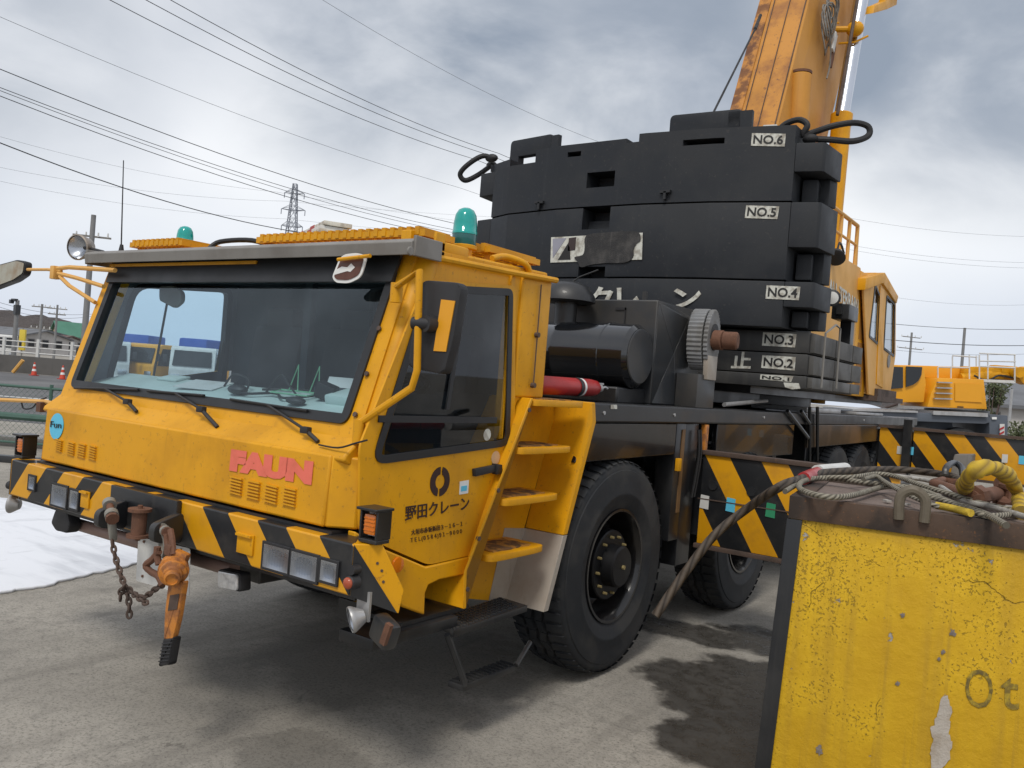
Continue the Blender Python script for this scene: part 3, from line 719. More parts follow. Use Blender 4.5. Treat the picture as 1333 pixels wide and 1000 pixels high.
# lamps in the bumper
def lampbox(name, c0, c1, lens='lens', dep=.03, lb=None):
    (x0, z0), (x1, z1) = c0, c1
    b = MB(); b.holed([V((x0-.012, -.03, z0-.012)), V((x1+.012, -.03, z0-.012)), V((x1+.012, -.03, z1+.012)), V((x0-.012, -.03, z1+.012))], [[V((x0, -.03, z0)), V((x1, -.03, z0)), V((x1, -.03, z1)), V((x0, -.03, z1))]], (0, .02, 0))
    o = b.build(name, 'plastic', bump_, bevel=.002)
    if lb: o['label'] = lb
    b = MB(); b.grid(lambda u, v: V((x0+(x1-x0)*u, -.0285+.0075*(1-((2*u-1)**2))*(1-((2*v-1)**2)), z0+(z1-z0)*v)), 8, 8); b.build('reflector', 'reflector', o)
    b = MB(); b.prism(fillet([V((x0+.002, -.031, z0+.002)), V((x1-.002, -.031, z0+.002)), V((x1-.002, -.031, z1-.002)), V((x0+.002, -.031, z1-.002))], .012), (0, .006, 0), .002)
    for i in range(9):
        x = x0+.01+(x1-x0-.02)*i/8; b.span((x-.0008, -.0318, z0+.012), (x+.0008, -.0310, z1-.012))
    b.build('lens', lens, o)
lampbox('headlamp', (.905, .915), (1.068, 1.015)); lampbox('headlamp', (1.085, .915), (1.243, 1.015)); lampbox('corner_lamp', (1.268, .930), (1.360, 1.012))
lampbox('headlamp', (-.935, .915), (-.775, 1.025)); lampbox('corner_lamp', (-.735, .925), (-.655, 1.02)); lampbox('corner_lamp', (-1.20, .965), (-1.135, 1.035), lb='white marker lamp')
b = MB()
for (x0, x1) in ((.72, .83), (-.62, -.54)): b.prism([V((x0, -.030, .945)), V((x1, -.030, .945)), V((x1, -.030, 1.035)), V((x0, -.030, 1.035))], (0, .009, 0), .002); b.span((x0+.004, -.045, 1.024), (x1-.004, -.0301, 1.034))
loose(b, 'number_bracket', cabm, bump_)
# turn signals standing on the bumper ends
def signal(cx, s):
    cy = .03; W2 = .05
    b = MB()
    b.span((cx-W2-.006, cy-.022, 1.240), (cx+W2+.006, cy+.085, 1.252)); b.span((cx-W2, cy-.004, 1.108), (cx+W2, cy+.075, 1.124))
    b.span((cx-W2, cy-.004, 1.124), (cx-W2+.010, cy+.08, 1.240)); b.span((cx+W2-.010, cy-.004, 1.124), (cx+W2, cy+.08, 1.240)); b.span((cx-W2+.010, cy+.065, 1.124), (cx+W2-.010, cy+.078, 1.240))
    o = b.build('turn_signal', 'black', crane, bevel=.003)
    b = MB(); b.span((cx-W2+.022, cy-.002, 1.142), (cx+W2-.014, cy+.035, 1.226), .010)
    for z in (1.16, 1.178, 1.194, 1.208): b.span((cx-W2+.026, cy-.005, z), (cx+W2-.018, cy-.001, z+.003))
    b.build('lens', 'amber', o)
    b = MB(); b.span((cx-W2+.014, cy+.036, 1.132), (cx+W2-.012, cy+.062, 1.252)); b.build('lamp_base', 'white', o)
signal(1.465, 1); signal(-1.465, -1)
# small round lamps
b = MB(); p = AY(465, 757, -.005); b.cyl(p, p+V((.0, -.05, 0)), .030, .027, 20, .006); b.cyl(p+V((0, 0, .05)), p+V((0, -.04, .05)), .020, n=14); sl = b.build('marker_lamp', 'plastic', bump_)
b = MB(); b.sphere(p+V((0, -.052, 0)), .024, (1, .6, 1)); b.build('lens', paint('red_orange_lens', (.35, .07, .03), .2, amt=.1), sl)
b = MB(); p = AY(20, 633, .02); b.cyl(p, p+V((-.055, -.01, 0)), .025, n=14); b.build('marker_lamp', 'plastic', bump_)
def bracket_lamp(c, aim, r, label):
    c = V(c); aim = V(aim).normalized()
    b = MB(); b.lathe([(0, -.05), (r*.5, -.045), (r*.95, -.005), (r, .0), (r*1.04, .008), (r, .014), (r*.9, .012)], c, aim, 24); o = b.build('work_lamp', 'steel', crane); o['label'] = label
    b = MB(); b.lathe([(r*.9, .008), (r*.5, -.015), (0, -.028)], c, aim, 24); b.build('reflector', 'reflector', o)
    b = MB(); b.lathe([(r*.93, .010), (r*.6, .020), (0, .024)], c, aim, 24); b.build('lens', 'lens', o); return o
o = bracket_lamp(AY(460, 806, -.01), (-.5, -.8, -.25), .052, 'small round lamp hanging below the bumper corner')
b = MB(); p = AY(474, 785, .04); b.span(p-V((.035, .006, .07)), p+V((.035, .006, .05))); b.build('bracket', 'steel', o)
b = MB(); p = AY(501, 822, .10); b.box(p, (.12, .07, .11), Euler((0, R(18), R(-10))).to_matrix(), .02); ph = b.build('horn_box', 'dark_grey', crane); 
b = MB(); b.box(p+V((.05, -.045, .01)), (.028, .02, .09), Euler((0, R(18), 0)).to_matrix()); b.build('bracket', 'rust', ph)
o = bracket_lamp(AY(16, 656, .02), (-.7, -.6, .05), .055, 'small chromed lamp below the far bumper end')
b = MB(); b.prism(fillet([AY(284, 741, .06), AY(313, 747, .06), AY(313, 771, .06), AY(284, 765, .06)], .015), (0, .06, 0), .006); fl = b.build('fog_lamp', 'plastic', crane)
b = MB(); b.prism(fillet([AY(285.5, 743, .059), AY(311, 748, .059), AY(311, 769, .059), AY(286, 764, .059)], .015), (0, -.012, 0), .004); b.build('lens', 'lens_pale', fl)
b = MB(); p = AY(79, 678, .03); b.prism(fillet([p+V((-.11, 0, -.03)), p+V((-.05, 0, -.065)), p+V((.07, 0, -.06)), p+V((.10, 0, -.015)), p+V((.06, 0, .06)), p+V((-.07, 0, .055))], .02), (0, .07, 0), .01); fl2 = b.build('fog_lamp', 'plastic', crane); fl2['label'] = 'black capped fog lamp under the far side of the bumper'
# pipe bar behind and number plate
b = MB(); b.cyl(AY(85, 678, .14), AY(305, 742, .14), .034, n=16); pb = b.build('tow_pipe', paint('pinkish_old_pipe', (.25, .16, .13), .5, amt=.5), crane)
b = MB(); b.cyl(AY(182, 705, .135), AY(196, 760, .20), .012, n=10); b.build('brace_rod', 'black', pb)
b = MB(); b.prism(fillet([AY(177, 756, -.0), AY(246, 776, -.0), AY(247, 714, -.0), AY(180, 699, -.0)], .012), (0, .004, 0)); lp_ = b.build('number_plate', 'white', crane)
b = MB()
for q_ in ((188, 705), (236, 716), (186, 750)): pp = AY(*q_, -.0); b.cyl(pp, pp-V((0, .006, 0)), .007, n=8)
loose(b, 'screw', 'rust', lp_)
# tow lugs on the plate
for (px, py) in ((140, 672), (212, 690)):
    p = AY(px, py, -.14)
    b = MB(); b.prism(fillet([V((p.x-.02, -.05, p.z-.07)), V((p.x-.02, -.20, p.z-.05)), V((p.x-.02, -.20, p.z+.03)), V((p.x-.02, -.05, p.z+.08))], .03), (.045, 0, 0), .004)
    b.build('tow_lug', 'black', bump_)
b = MB(); p = AY(181, 682, -.12); b.cyl(p-V((0, 0, .05)), p+V((0, 0, .06)), .035, n=16); b.cyl(p+V((0, 0, .06)), p+V((0, 0, .075)), .055, n=16); b.cyl(p-V((0, 0, .065)), p-V((0, 0, .05)), .055, n=16); b.cyl(p-V((0, 0, .08)), p+V((0, 0, .09)), .012, n=10); b.build('tow_pin', 'rust', bump_)

# visor
b = MB(); b.prism([V((-1.36, .285, 2.318)), V((-1.36, .275, 2.375)), V((-1.36, .30, 2.392)), V((-1.36, .46, 2.408)), V((-1.36, .46, 2.395)), V((-1.36, .31, 2.330))], (2.71, 0, 0)); vis = b.build('sun_visor', 'grey', crane, bevel=.004)
b = MB(); b.span((1.345, .29, 2.315), (1.362, .47, 2.405)); p = AX(533, 327, 1.362); b.cyl(p, p+V((.01, 0, 0)), .02, n=12); b.span((-1.372, .29, 2.315), (-1.355, .47, 2.405)); loose(b, 'end_plate', 'grey', vis, bevel=.004)
b = MB(); b.span((-1.2, .355, 2.305), (.2, .37, 2.322)); b.build('visor_rail', 'yellow', vis)
# badge hanging from the visor
p = lambda x, y: AY(x, y, .262)
bo = fillet([p(432, 361), p(437, 368), p(454, 369), p(470, 361), p(478, 334), p(466, 329), p(449, 331), p(442, 336)], .03)
b = MB(); b.prism(bo, (0, .006, 0)); bd = b.build('badge', 'white_clean', crane)
b = MB(); b.prism([q_-V((0, .003, 0)) for q_ in scale_loop(bo, .014)], (0, .002, 0)); b.build('badge_face', paint('brown_badge_enamel', (.11, .038, .022), .4, amt=.5, scale=20.), bd)
b = MB(); q_ = lambda x, y: AY(x, y, .257); b.prism([q_(435, 358), q_(436, 352), q_(445, 347), q_(452, 348), q_(457, 343), q_(462, 348), q_(456, 354), q_(452, 353), q_(445, 355)], (0, .001, 0)); b.build('badge_bird', 'white_clean', bd)
b = MB(); b.cyl(AY(440, 338, .24), AY(482, 333, .24), .009, n=8); b.build('badge_bar', 'yellow', bd)

# roof furniture: gratings, beacons, rail
def grating(c0, c1, z, name_label):
    b = MB(); x0, y0 = c0; x1, y1 = c1
    b.holed([V((x0, y0, z)), V((x1, y0, z)), V((x1, y1, z)), V((x0, y1, z))], [[V((x0+.02, y0+.02, z)), V((x1-.02, y0+.02, z)), V((x1-.02, y1-.02, z)), V((x0+.02, y1-.02, z))]], (0, 0, .032))
    n = int((x1-x0)/.055)
    for i in range(n): x = x0+.02+(x1-x0-.04)*(i+.5)/n; b.span((x-.013, y0-.004, z+.006), (x+.013, y1+.004, z+.046))
    for i in range(4): y = y0+(y1-y0)*(i+1)/5; b.span((x0+.015, y-.004, z+.006), (x1-.015, y+.004, z+.028))
    for x in (x0+.05, x1-.05):
        for y in (y0+.05, y1-.05): b.span((x-.015, y-.015, 2.38), (x+.015, y+.015, z))
    o = b.build('roof_grating', 'yellow_rust' if 0 else 'yellow', crane); o['label'] = name_label
grating((-1.28, .52), (-.72, .95), 2.455, 'yellow roof grating at the far corner'); grating((.0, .50), (1.22, .72), 2.445, 'long yellow roof grating above the visor'); grating((.62, .98), (1.24, 1.44), 2.45, 'yellow roof grating behind the large beacon')
b = MB(); b.span((1.10, .47, 2.36), (1.16, .50, 2.47)); b.span((1.16, .52, 2.37), (1.30, .74, 2.425), .01); b.span((1.285, .49, 2.335), (1.30, .56, 2.46)); b.tube([V((1.28, .95, 2.41)), V((1.27, 1.08, 2.44)), V((1.31, 1.2, 2.42)), V((1.31, 1.25, 2.37))], .018, 8, sub=4); loose(b, 'roof_bracket', 'yellow', crane, bevel=.004)
def beacon(c, r, h, label):
    c = V(c)
    b = MB(); b.lathe([(0, 0), (r*.75, 0), (r*.75, .03), (r*1.1, .035), (r*1.12, .05), (r*.98, .055)], c, (0, 0, 1), 28); o = b.build('beacon', 'yellow', crane); o['label'] = label
    b = MB(); b.lathe([(r*.97, .052), (r*.99, .055), (r*.99, .055+h*.28), (0, .055+h*.28)], c, (0, 0, 1), 28); b.build('beacon_base', 'teal_dark', o)
    b = MB(); z = .056+h*.28
    b.lathe([(r*1.02, z), (r*1.02, z+.012), (r*.98, z+.014), (r*.95, z+h*.3), (r*.85, z+h*.52), (r*.62, z+h*.66), (r*.3, z+h*.715), (0, z+h*.72)], c, (0, 0, 1), 32); b.build('beacon_lens', 'teal', o, sharp=60)
    b = MB(); b.lathe([(0, z), (r*.3, z), (r*.3, z+h*.35), (0, z+h*.4)], c, (0, 0, 1), 12); b.build('bulb', 'reflector', o)
beacon((1.18, .84, 2.405), .062, .185, 'large teal beacon on the roof edge above the door'); beacon((-1.12, .80, 2.43), .055, .150, 'small teal beacon at the far roof corner')
# searchlight on the visor's far end
lc = AY(103, 322, .33); aim = V((.35, -1, -.10)).normalized()
b = MB(); b.lathe([(0, -.10), (.03, -.098), (.062, -.07), (.075, -.02), (.078, 0), (.082, .004), (.082, .016), (.074, .02)], lc, aim, 28); sp_ = b.build('searchlight', paint('aged_chrome', (.35, .30, .25), .35, metal=.8, amt=.5, scale=8.), crane)
b = MB(); b.lathe([(.072, .012), (.05, -.02), (0, -.045)], lc, aim, 24); b.build('reflector', 'reflector', sp_)
b = MB(); b.lathe([(.074, .014), (.05, .024), (0, .028)], lc, aim, 24); b.build('lens', 'lens', sp_)
b = MB(); b.cyl(lc-aim*.05, V((-1.33, .38, 2.40)), .014, n=10); b.build('bracket', 'plastic', sp_)
# antenna
b = MB(); a0 = V((-1.25, .45, 2.41)); b.cyl(a0, a0+V((0, 0, .05)), .018, .01, 12); b.cyl(a0, V((-1.25, .42, 2.98)), .0045, .003, 6); b.build('antenna', 'plastic', crane)
# black hose on the roof
b = MB(); b.tube([V((-.35, .45, 2.41)), V((-.32, .5, 2.46)), V((-.1, .55, 2.47)), V((.05, .6, 2.43))], .014, 8, sub=5); b.build('roof_hose', 'cable', crane)

# mirrors
b = MB(); q_ = lambda x, y: AY(x, y, .16)
b.tube([AY(465, 553, .13), AY(536, 505, .16), AY(543, 482, .16), AY(546, 353, .16), AY(516, 373, .25)], .016, 10)
p = AY(467, 562, .13); b.cyl(p-V((0, 0, .05)), p+V((0, 0, .05)), .026, n=12); p = AY(516, 382, .26); b.cyl(p-V((0, 0, .04)), p+V((0, 0, .045)), .028, n=12)
ma = b.build('mirror_arm', 'yellow', crane)
b = MB(); mo = fillet([AY(548, 364, .2), AY(601, 368, .2), AY(590, 440, .2), AY(577, 488, .2), AY(530, 478, .2), AY(536, 430, .2)], [.04, .04, .05, .03, .03, .05])
b.prism(mo, (0, .055, 0), .012); mir = b.build('wing_mirror', 'plastic', ma)
b = MB(); b.prism([V((p.x, .2565, p.z)) for p in scale_loop(mo, .02)], (0, .003, 0)); b.build('mirror_glass', 'mirror', mir)
b = MB(); b.prism([AY(565, 457, .199), AY(581, 458, .199), AY(593, 392, .199), AY(575, 390, .199)], (0, -.004, 0)); b.build('reflector_strip', 'yellow_new', mir)
b = MB(); p = AY(546, 421, .16); b.cyl(p-V((.035, 0, 0)), p+V((.045, .02, 0)), .026, n=14); b.cyl(p+V((.03, .0, 0)), p+V((.04, .045, 0)), .035, n=14); b.build('mirror_clamp', 'plastic', ma)
# far mirror
b = MB(); L = lambda x, y, Y=.30: AY(x, y, Y)
b.tube([L(36, 351), L(62, 351), L(80, 353)], .010, 8); b.tube([L(72, 350), L(90, 348), L(150, 352)], .014, 8); b.tube([L(76, 356), L(100, 362), L(135, 373)], .013, 8); b.tube([L(78, 360), L(90, 372), L(124, 394)], .013, 8)
p = L(72, 355); b.box(p, (.05, .05, .085), None, .006)
ma2 = b.build('mirror_arm', 'yellow_pale', crane); ma2['label'] = 'braced far side mirror arm'
b = MB(); mo = fillet([L(-30, 352), L(22, 338), L(33, 341), L(31, 357), L(18, 366), L(-30, 384)], .03); b.prism(mo, (0, .05, 0), .008); mir2 = b.build('wing_mirror', 'plastic', ma2)
b = MB(); b.prism([V((p.x, .298, p.z)) for p in scale_loop(mo, .010)], (0, -.003, 0)); b.build('mirror_face', paint('weathered_mirror_film', (.38, .36, .28), .3, dirt=(.25, .13, .04), amt=.7, scale=7., metal=.3), mir2)
b = MB(); b.tube([AY(-40, 519, .25), AY(10, 521, .25), AY(60, 523, .18), AY(70, 526, .15)], .013, 8); b.build('guide_rod', 'yellow_pale', crane)
b = MB(); b.tube([AY(28, 523, .24), AY(31, 532, .24), AY(42, 531, .22), AY(50, 522, .2), AY(60, 518, .19)], .005, 6, sub=5); b.build('guide_cable', 'cable', crane)
b = MB(); p = AY(55, 530, .17); b.box(p, (.05, .05, .06)); b.build('guide_clamp', 'rust', crane)

# wipers
for i, (piv, elb, tip0, tip1) in enumerate((((178, 536), (166, 523), (97, 505), (180, 507.5)), ((283, 556), (262, 533), (192, 509), (266, 515)), ((414, 575), (398, 560), (300, 520), (400, 535)))):
    wpP = lambda x, y, k=.02: AP(x, y, wb+wn*k, wn)
    pv = V(AY(*piv, .09))
    e_ = wpP(*elb, .05); t0, t1 = wpP(*tip0), wpP(*tip1); mid = (t0+t1)/2
    b = MB(); b.tube([pv, e_], .010, 6); b.tube([e_, mid], .007, 6); b.box(e_, (.05, .03, .03), None, .006); wi = b.build('wiper_arm', 'plastic', cab)
    b = MB(); b.tube([t0, t1], .007, 6); b.build('wiper_blade', 'seal', wi)
# thin cable over the nose
b = MB(); b.tube([AY(415, 579, .07), AY(440, 583, .06), AY(463, 577, .05), AY(478, 573, .1)], .004, 6, sub=4); b.build('nose_cable', 'cable', crane)

# --- cab interior
b = MB(); b.prism([V((-1.24, .20, 1.535)), V((-1.24, .22, 1.57)), V((-1.24, .55, 1.66)), V((-1.24, .68, 1.64)), V((-1.24, .70, 1.35)), V((-1.24, .30, 1.35))], (2.48, 0, 0)); dash = b.build('dashboard', 'dash', crane, bevel=.02)
b = MB(); b.box((.95, .48, 1.662), (.42, .16, .05), Euler((R(14), 0, 0)).to_matrix(), .012); b.box((-.70, .52, 1.66), (.20, .1, .015), Euler((R(14), 0, 0)).to_matrix(), .006); b.build('dash_vent', 'dash', dash)
b = MB(); q_ = lambda x, y: AZ(x, y, 1.62)
b.tube([V((.05, .40, 1.64)), V((.2, .36, 1.63)), V((.35, .42, 1.645)), V((.5, .36, 1.63)), V((.6, .5, 1.66)), V((.4, .55, 1.67)), V((.2, .46, 1.655))], .007, 6, sub=5); b.tube([V((-.1, .44, 1.65)), V((-.05, .46, 1.72)), V((.08, .46, 1.70)), V((.10, .44, 1.65))], .006, 6, sub=5); b.tube([V((.3, .4, 1.64)), V((.36, .44, 1.74)), V((.45, .42, 1.70)), V((.55, .4, 1.64))], .006, 6, sub=5); b.build('dash_cables', 'cable', dash)
b = MB(); b.sphere((.10, .38, 1.645), .055, (1.2, .8, .5)); b.sphere((.62, .33, 1.625), .05, (1.2, .8, .4)); b.box((.70, .45, 1.68), (.10, .06, .08), Euler((.2, .3, .4)).to_matrix(), .006); b.build('dash_gadget', 'plastic', dash)
b = MB()
for x in (.40, .56): b.tube([V((x-.04, .5, 1.66)), V((x, .52, 1.80)), V((x+.03, .5, 1.66))], .0035, 6)
b.tube([V((.34, .47, 1.665)), V((.62, .47, 1.665)), V((.62, .40, 1.65)), V((.34, .40, 1.65))], .004, 6, closed=True); b.build('wire_stand', 'wire_green', dash)
b = MB(); b.box((.85, .655, 1.55), (.76, .20, .30), None, .03); b.span((-1.2, .705, 1.30), (1.2, .73, 1.62)); b.span((1.226, .22, 1.35), (1.246, .74, 1.71)); b.build('instrument_pod', 'interior', dash)
sc_ = V((.78, .80, 1.70)); b = MB(); nn = V((0, -.45, 1)).normalized(); ua = V((1, 0, 0)); va = nn.cross(ua)
b.tube([sc_+ua*.21*math.cos(a)+va*.21*math.sin(a) for a in [2*math.pi*i/32 for i in range(32)]], .016, 8, closed=True); b.cyl(sc_-nn*.05, sc_+nn*.01, .06, n=14); b.cyl(sc_-nn*.4, sc_, .03, n=10)
for a in (R(90), R(210), R(330)): b.tube([sc_, sc_+ua*.21*math.cos(a)+va*.21*math.sin(a)], .012, 6)
b.build('steering_wheel', 'plastic', crane)
for x, mt_ in ((.75, 'seat'), (-.65, 'seat'), (.05, 'seat')):
    b = MB(); b.box((x, .98, 1.42), (.50, .48, .14), None, .04); b.box((x, 1.24, 1.74), (.48, .12, .60), Euler((R(-8), 0, 0)).to_matrix(), .04); b.box((x, 1.27, 2.09), (.26, .09, .14), None, .03); st_ = b.build('driver_seat', mt_, crane)
    b = MB(); b.span((x-.2, .8, 1.07), (x+.2, 1.2, 1.35)); b.build('seat_base', 'plastic', st_)
b = MB(); b.box((.42, 1.28, 1.80), (.16, .05, .3), None, .02); b.box((.12, 1.30, 1.98), (.07, .04, .25), None, .02); b.build('hanging_jacket', 'seat_red', crane)
b = MB(); b.prism(fillet([V((-1.04, .60, 2.13)), V((-.80, .55, 2.08)), V((-.71, .54, 2.12)), V((-.72, .54, 2.18)), V((-.85, .56, 2.22)), V((-1.05, .60, 2.22))], .03), (0, .03, 0), .008); mi = b.build('interior_mirror', 'grey', crane)
b = MB(); b.cyl((-1.34, .78, 1.55), (-1.34, .86, 2.24), .008, n=8); b.build('mirror_rod', 'plastic', crane)
b = MB(); b.span((-.15, 1.0, 1.6), (-.09, 1.04, 2.31)); b.build('cab_strap', 'interior', crane)
b = MB(); b.box((.62, .62, 1.70), (.16, .02, .11), Euler((R(-30), 0, R(20))).to_matrix()); b.box((.78, .60, 1.69), (.10, .015, .08), Euler((R(-30), 0, R(-25))).to_matrix()); b.box((-.3, .45, 1.645), (.28, .18, .004), Euler((R(14), 0, R(12))).to_matrix()); b.build('dash_papers', 'white', dash)
b = MB()
for k in range(9): x = .12+.045*k; b.tube([V((x, 1.31+.02*(k % 2), 2.28)), V((x+.005, 1.30+.02*((k+1) % 2), 1.9)), V((x, 1.31+.02*(k % 2), 1.62))], .03, 8)
b.build('rear_curtain', 'seat', crane)
# white cushion low in the door window
b = MB(); b.sphere((1.16, .27, 1.50), .09, (.5, .7, 1)); b.build('white_cushion', 'white', crane)

# --- ladder beside the cab
def LP_(t, s, x):        # point on the ladder side face: t 0 top..1 bottom, s 0 front edge..1 rear edge
    zz = 1.715+(0.60-1.715)*t
    y0 = 1.262+(.80-1.262)*min(1, t*1.28) ; y1 = 1.885+(1.40-1.885)*t if t > .10 else 1.875
    return V((x, y0+(y1-y0)*s, zz))
X0, X1 = 1.10, 1.378
b = MB()
b.prism([V((X0, 1.262, 1.715)), V((X0, 1.875, 1.715)), V((X0, 1.90, 1.60)), V((X0, 1.53, .545)), V((X0, .83, .70)), V((X0, .80, .875))], (.02, 0, 0)); lad = b.build('ladder', 'yellow', crane)
b = MB(); b.prism([V((X1-.262, 1.255, 1.722)), V((X1, 1.255, 1.722)), V((X1, .792, .872)), V((X1, .815, .685)), V((X1-.262, .815, .685)), V((X1-.262, .792, .872))], (0, .022, .0)); b.build('stringer', 'yellow', lad, bevel=.004)
b = MB(); b.prism([V((X1-.262, 1.878, 1.715)), V((X1+.006, 1.878, 1.715)), V((X1+.006, 1.905, 1.60)), V((X1+.006, 1.68, .955)), V((X1-.262, 1.68, .955)), V((X1-.262, 1.905, 1.60))], (0, .045, 0)); b.build('stringer', 'yellow', lad, bevel=.006)
b = MB(); b.prism([V((X1-.262, 1.678, .953)), V((X1+.006, 1.678, .953)), V((X1+.006, 1.535, .545)), V((X1-.262, 1.535, .545))], (0, .045, 0)); b.prism([V((X0+.021, 1.47, .975)), V((X0+.021, 1.68, .953)), V((X0+.021, 1.535, .545)), V((X0+.021, 1.37, .57))], (.002, 0, 0)); lab(b.build('stringer', 'silver', lad, bevel=.003), 'bare metal lower end of the ladder')
M['grip'] = paint('worn_rusty_grip', (.40, .19, .03), .7, dirt=(.07, .04, .025), amt=.95, scale=11., speck=.8, speckc=(.04, .025, .02), bmp=1., rng=(.42, .54))
for (ya, yb, z, fl) in ((1.262, 1.80, 1.716, 0), (1.155, 1.70, 1.462, 1), (1.055, 1.60, 1.20, 1), (.965, 1.49, .925, 1)):
    b = MB(); yc = ya+.02
    o_ = fillet([V((X0+.02, ya+.02, z)), V((X1+.012, ya+.02, z)), V((X1+.022, ya+.10, z)), V((X1+.022, yb-.10, z)), V((X1+.008, yb, z)), V((X0+.02, yb, z))], [0, .05, .05, .06, .06, 0])
    b.prism(o_, (0, 0, -.035), .006); st = b.build('ladder_step', 'yellow', lad)
    b = MB(); rnd = random.Random(int(z*100)); x0, x1, y0_, y1_ = X0+.06, X1-.03, ya+.09, yb-.09
    o2 = [V((x0+(x1-x0)*i/7, y0_+rnd.uniform(-.012, .012), z)) for i in range(8)]+[V((x1+rnd.uniform(-.01, .01), y0_+(y1_-y0_)*i/9, z)) for i in range(1, 9)]+[V((x1-(x1-x0)*i/7, y1_+rnd.uniform(-.012, .012), z)) for i in range(8)]+[V((x0+rnd.uniform(-.01, .01), y1_-(y1_-y0_)*i/9, z)) for i in range(1, 9)]
    b.prism(o2, (0, 0, .006), 0.); b.build('step_grip', 'grip', st)
b = MB()
for (y, z) in ((1.22, 1.66), (1.0, 1.25), (.87, 1.02), (.81, .78)): b.cyl((X1-.01, y+.022, z), (X1+.006, y+.022, z), .012, n=8)
b.build('bolt', 'rust_dark', lad)

# --- folding access step, black
tA = [AZ(567, 805, .60), AZ(651, 777, .60), AZ(687, 788, .60), AZ(591, 821, .60)]
b = MB(); b.prism(tA, (0, 0, -.035), .004); fs = b.build('access_step', 'black', crane)
b = MB()
U = (tA[1]-tA[0]); W = (tA[3]-tA[0])
for i in range(22):
    for j in range(7):
        p = tA[0]+U*((i+.6)/22.3)+W*((j+.7)/7.3); b.box(p+V((0, 0, .003)), (.018, .007, .006), Euler((0, 0, .8 if (i+j) % 2 else -.8)).to_matrix())
b.build('tread_pattern', 'dark_grey', fs)
lowA, lowB = AX(612, 890, 1.50), AX(669, 865, 1.50)
b = MB(); up0, up1 = AZ(591, 821, .575), AZ(684, 790, .575)
up0 = V((1.37, up0.y, .575)); up1 = V((1.35, up1.y, .575))
lo0 = AX(604, 893, 1.40); lo1 = AX(672, 866, 1.40)
b.tube([AX(582, 826, 1.37), lo0+V((0, .0, .02)), lo0], .016, 6); b.tube([AX(690, 836, 1.36), lo1], .013, 6); loose(b, 'step_arm', 'black', fs)
b = MB(); b.prism([lo0, lo1, lo1+V((-.10, 0, .0)), lo0+V((-.10, 0, 0))], (0, 0, -.03), .003)
for i in range(12): p = lo0+(lo1-lo0)*((i+.5)/12); b.box(p+V((-.05, 0, .004)), (.08, .010, .012))
b.build('hanging_tread', 'black', fs)
b = MB(); b.span((.95, .40, .62), (1.10, 1.5, .72)); b.span((1.15, .22, .60), (1.36, .80, .652), .006); b.build('step_bracket', 'black', fs)

# --- engine gear behind the cab
b = MB(); tc = V((1.10, 3.0, 2.045)); b.lathe([(0, 0), (.20, 0), (.228, .03), (.232, .22), (.238, .225), (.238, .245), (.232, .25), (.232, .60), (.236, .61), (.236, .63), (.232, .64), (.232, 1.2), (0, 1.2)], tc, (-1, 0, 0), 48); ac = b.build('air_cleaner', 'black_wet', crane, sharp=30)
b = MB(); b.lathe([(.0, 0), (.12, .004), (.19, .002), (.198, -.002), (.19, -.008), (0, -.010)], tc, (-1, 0, 0), 40); b.build('end_cover', 'dark_grey', ac)
b = MB(); b.cyl(V((.45, 3.0, 2.26)), V((.45, 3.0, 2.44)), .085, n=24); b.lathe([(.0, .16), (.09, .155), (.17, .12), (.215, .05), (.22, .01), (.19, 0), (.0, 0)], V((.45, 3.0, 2.42)), (0, 0, 1), 32); b.build('intake_cap', 'black', crane, sharp=40)
b = MB(); b.span((-.9, 2.8, 1.70), (1.05, 3.25, 1.82)); b.span((-1.1, 2.1, 1.70), (.2, 3.3, 2.05)); b.build('engine_cover', 'black', crane, bevel=.015)
# dark grey housing with folded flank
hp = lambda x, y, Y: AY(x, y, Y)
b = MB(); b.prism([V((-.95, 3.22, 1.71)), V((1.10, 3.22, 1.71)), V((1.10, 3.22, 2.475)), V((-.95, 3.22, 2.475))], (0, .70, 0))
b.prism([V((1.101, 3.225, 1.712)), V((1.20, 3.44, 1.712)), V((1.17, 3.40, 2.10))], (-.02, .3, 0)); b.prism([V((1.101, 3.225, 1.712)), V((1.17, 3.40, 2.10)), V((1.101, 3.225, 2.465))], (-.02, .3, 0)); b.prism([V((1.17, 3.40, 2.10)), V((1.20, 3.44, 1.712)), V((1.21, 3.60, 1.9)), V((1.19, 3.58, 2.38))], (-.02, .25, 0)); b.prism([V((1.101, 3.225, 2.465)), V((1.17, 3.40, 2.10)), V((1.19, 3.58, 2.38))], (-.02, .25, 0)); ho = b.build('winch_housing', 'dark_grey', crane, bevel=.01)
b = MB(); b.box((.2, 3.30, 2.49), (.05, .05, .06)); b.box((.95, 3.30, 2.50), (.03, .03, .09)); b.tube([V((.2, 3.3, 2.55)), V((.35, 3.32, 2.66)), V((.5, 3.35, 2.72))], .006, 6); b.build('housing_top', 'slab_low', ho)
b = MB(); z0 = 2.36
for (a, c_) in (((.76, 2.40), (.84, 2.41)), ((.84, 2.25), (.84, 2.41)), ((.76, 2.25), (.84, 2.255))): b.span((a[0]-.004, 3.210, a[1]-.004), (c_[0]+.004, 3.218, c_[1]+.004))
b.build('hatch_mark', 'plastic', ho)
b = MB(); b.span((1.20, 3.42, 1.712), (1.37, 3.75, 1.96), .006); loose(b, 'rail_post', 'dark_grey', crane)
